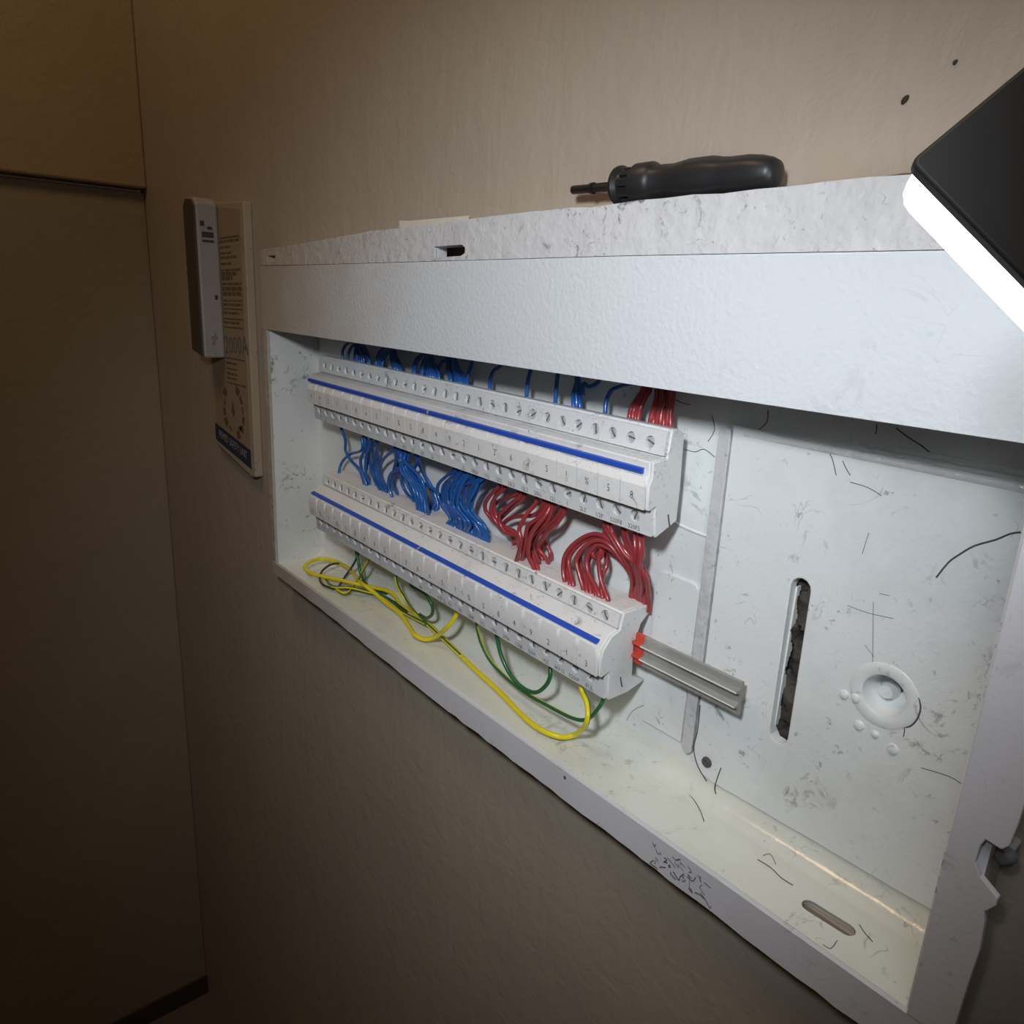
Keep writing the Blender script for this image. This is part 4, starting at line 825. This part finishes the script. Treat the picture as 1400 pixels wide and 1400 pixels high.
# ================================================================== notice board and wall box at the far left
def notice():
    yf, YW = .022, .06                                      # drawn for a wall at .06, then moved onto the real wall plane
    T = lambda q: (1.032 * q[0] - .097, 1.032 * q[1] + .038, 1.032 * q[2] - .037)
    class Board(MB):
        def build(s, *a, **k):
            s.v = [T(q) for q in s.v]; return MB.build(s, *a, **k)
    t = thing('notice_board', 'tan printed notice plaque with navy band, left of the box', 'notice', (-.6, .1, .38))
    ol = [(-.245, .335), (-.245, 1.50), (-.72, 1.52), (-.775, 1.5), (-.790, .46), (-.775, .425), (-.73, .40), (-.29, .325)]
    mb = Board(); mb.plate(ol, [], XZ, yf, YW); mb.build('plaque', M_PAPER, t, smooth=0, bevel=.006)
    mb = Board(); mb.plate([(-.28, .37), (-.28, 1.47), (-.52, 1.49), (-.70, 1.49), (-.72, .49)], [], XZ, yf - .002, yf); mb.build('card', dirty('tan_card', (.31, .23, .145), .75, .8, .2, .1), t, smooth=0)
    P = lambda x0, x1, z, h, sl=.02: [(x0, yf - .003, z + sl * (x0 + .5)), (x1, yf - .003, z + sl * (x1 + .5)), (x1, yf - .003, z + sl * (x1 + .5) + h), (x0, yf - .003, z + sl * (x0 + .5) + h)]
    rr = random.Random(2); mb = Board(); z = 1.36
    while z > .71:
        if not .86 < z < .965:
            h = rr.choice((.006, .010, .007, .016)); x1 = rr.choice((-.30, -.34, -.30, -.40))
            x = -.53
            while x < x1:
                w = rr.uniform(.02, .07) if h > .006 else .3
                mb.add(P(x, min(x + w, x1), z, h), [(0, 1, 2, 3)]); x += w + .010
        z -= rr.uniform(.016, .026)
    mb.build('printed_lines', M_BROWN, t, smooth=0, kind='stuff')
    text('large_number', '2000A', .112, lambda u, v: T((-.398 + u, yf - .003, .905 + v + u * .05)), M_INK, t, .95)
    mb = Board()                                               # round emblem: broken ring, small figure
    for k in range(14):
        if k in (3, 4, 10): continue
        a0 = 2 * math.pi * k / 14; a1 = a0 + .34; r0, r1 = .095, .108 + .012 * (k % 3)
        mb.add([(-.47 + r * math.cos(q) * 1.15, yf - .003, .605 + r * math.sin(q)) for r in (r0, r1) for q in (a0, a1)], [(0, 1, 3, 2)])
    mb.add([(-.475, yf - .003, .655), (-.495, yf - .003, .60), (-.475, yf - .003, .575), (-.455, yf - .003, .60)], [(0, 1, 2, 3)])
    mb.add([(-.43, yf - .003, .53), (-.36, yf - .003, .515), (-.35, yf - .003, .54), (-.40, yf - .003, .55)], [(0, 1, 2, 3)])
    mb.build('emblem', M_BROWN, t, smooth=0)
    mb = Board(); mb.add([(-.735, yf - .003, .428), (-.28, yf - .003, .365), (-.28, yf - .003, .452), (-.735, yf - .003, .512)], [(0, 1, 2, 3)]); mb.build('navy_band', M_NAVY, t, smooth=0)
    text('band_lettering', 'PRIMED SAFETY UNIT', .052, lambda u, v: T((-.505 + u, yf - .0038, .442 + v - u * .135)), M_PALE, t, .72)
    # slim box with dark front
    X = -.537
    t = thing('wall_box', 'slim white box with dark front mounted on left edge of notice plaque', 'box', (X - .2, .1, .83))
    ol = [(X - .15, .86), (X, .84), (X, 1.50), (X - .03, 1.525), (X - .12, 1.53), (X - .15, 1.50)]
    mb = Board(); mb.plate(ol, [], XZ, -.075, yf - .0025); mb.build('casing', M_BOXW, t, smooth=0, bevel=.01)
    mb = Board(); mb.plate([(q[0] + (.006 if q[0] < X - .1 else -.006), q[1] + (.008 if q[1] < 1 else -.008)) for q in ol], [], XZ, -.083, -.075); mb.build('dark_front', M_BOXD, t, smooth=0, bevel=.003)
    S = lambda y0, y1, z0, z1: [(X + .001, y0, z0), (X + .001, y1, z0), (X + .001, y1, z1), (X + .001, y0, z1)]
    M_PUR = plain('purple_print', (.06, .035, .05), .7)
    for q in ((-.055, -.004, 1.362, 1.385), (-.055, -.004, 1.342, 1.352), (-.030, -.008, 1.395, 1.408), (-.060, -.042, 1.408, 1.43), (-.014, .0, 1.10, 1.12)):
        mb = Board(); mb.add(S(*q), [(0, 1, 2, 3)]); mb.build('side_print', M_PUR, t, smooth=0)
    text('side_lettering', '2JL', .05, lambda u, v: T((X + .0015, -.025 + u * .8, .93 + v + u)), M_BROWN, t, .6)
notice()

# ================================================================== small things on the wall
def bits():
    mb = MB(); mb.plate([(.85, 1.338), (1.225, 1.355), (1.235, 1.378), (.93, 1.378), (.875, 1.381)], [], lambda u, v, w: (u, w - (v - 1.338) * .35, v), YW - .002, YW + .001)
    o = mb.build('plaster_flake', M_PLASTER, smooth=0); tag(o, 'loose flake of pale plaster on the wall just above the box', 'flake')
    mb = MB(); rr = random.Random(8); L = [(.94 + i * .055, YW - .002, 1.352 + i * .0007 + rr.uniform(-.002, .002)) for i in range(16)]
    mb.tube(L, .0032, 2, 5); L = [(2.12 + i * .04, YW - .002, 1.378 + i * .0006 + rr.uniform(-.001, .002)) for i in range(9)]; mb.tube(L, .003, 2, 5)
    o = mb.build('trim_1', M_SEAM, smooth=0, kind='structure')
    for x, z, r in [(2.381, 1.497, .0055), (2.448, 1.538, .003)]:
        mb = MB(); mb.lathe([(0, r), (-.003, r * .8), (-.004, .0003)], (x, YW, z), (0, 1, 0), 10, cap=False)
        mb.v = [(p[0] + (p[2] - z) * .5, p[1], z + (p[2] - z) * 1.3) for p in mb.v]
        o = mb.build('paint_chip', plain('chip_brown', (.035, .025, .02), .9)); tag(o, 'dark chip in the wall paint above the lamp' if r < .005 else 'larger dark chip in the wall paint left of the lamp', 'chip')
    t = thing('fixing_screw', 'round grey screw head in the notch of the right rim', 'screw', (2.775, YW, .352))
    mb = MB(); mb.lathe([(0, .007), (-.055, .007)], (2.772, YW, .352), (0, 1, 0), 12); mb.build('shank', M_SCREW, t)
    mb = MB(); mb.lathe([(-.052, .017), (-.060, .016), (-.067, .010), (-.069, .0005)], (2.772, YW, .352), (0, 1, 0), 18); mb.build('screw_head', plain('dull_zinc', (.20, .20, .21), .6, .2), t)
bits()
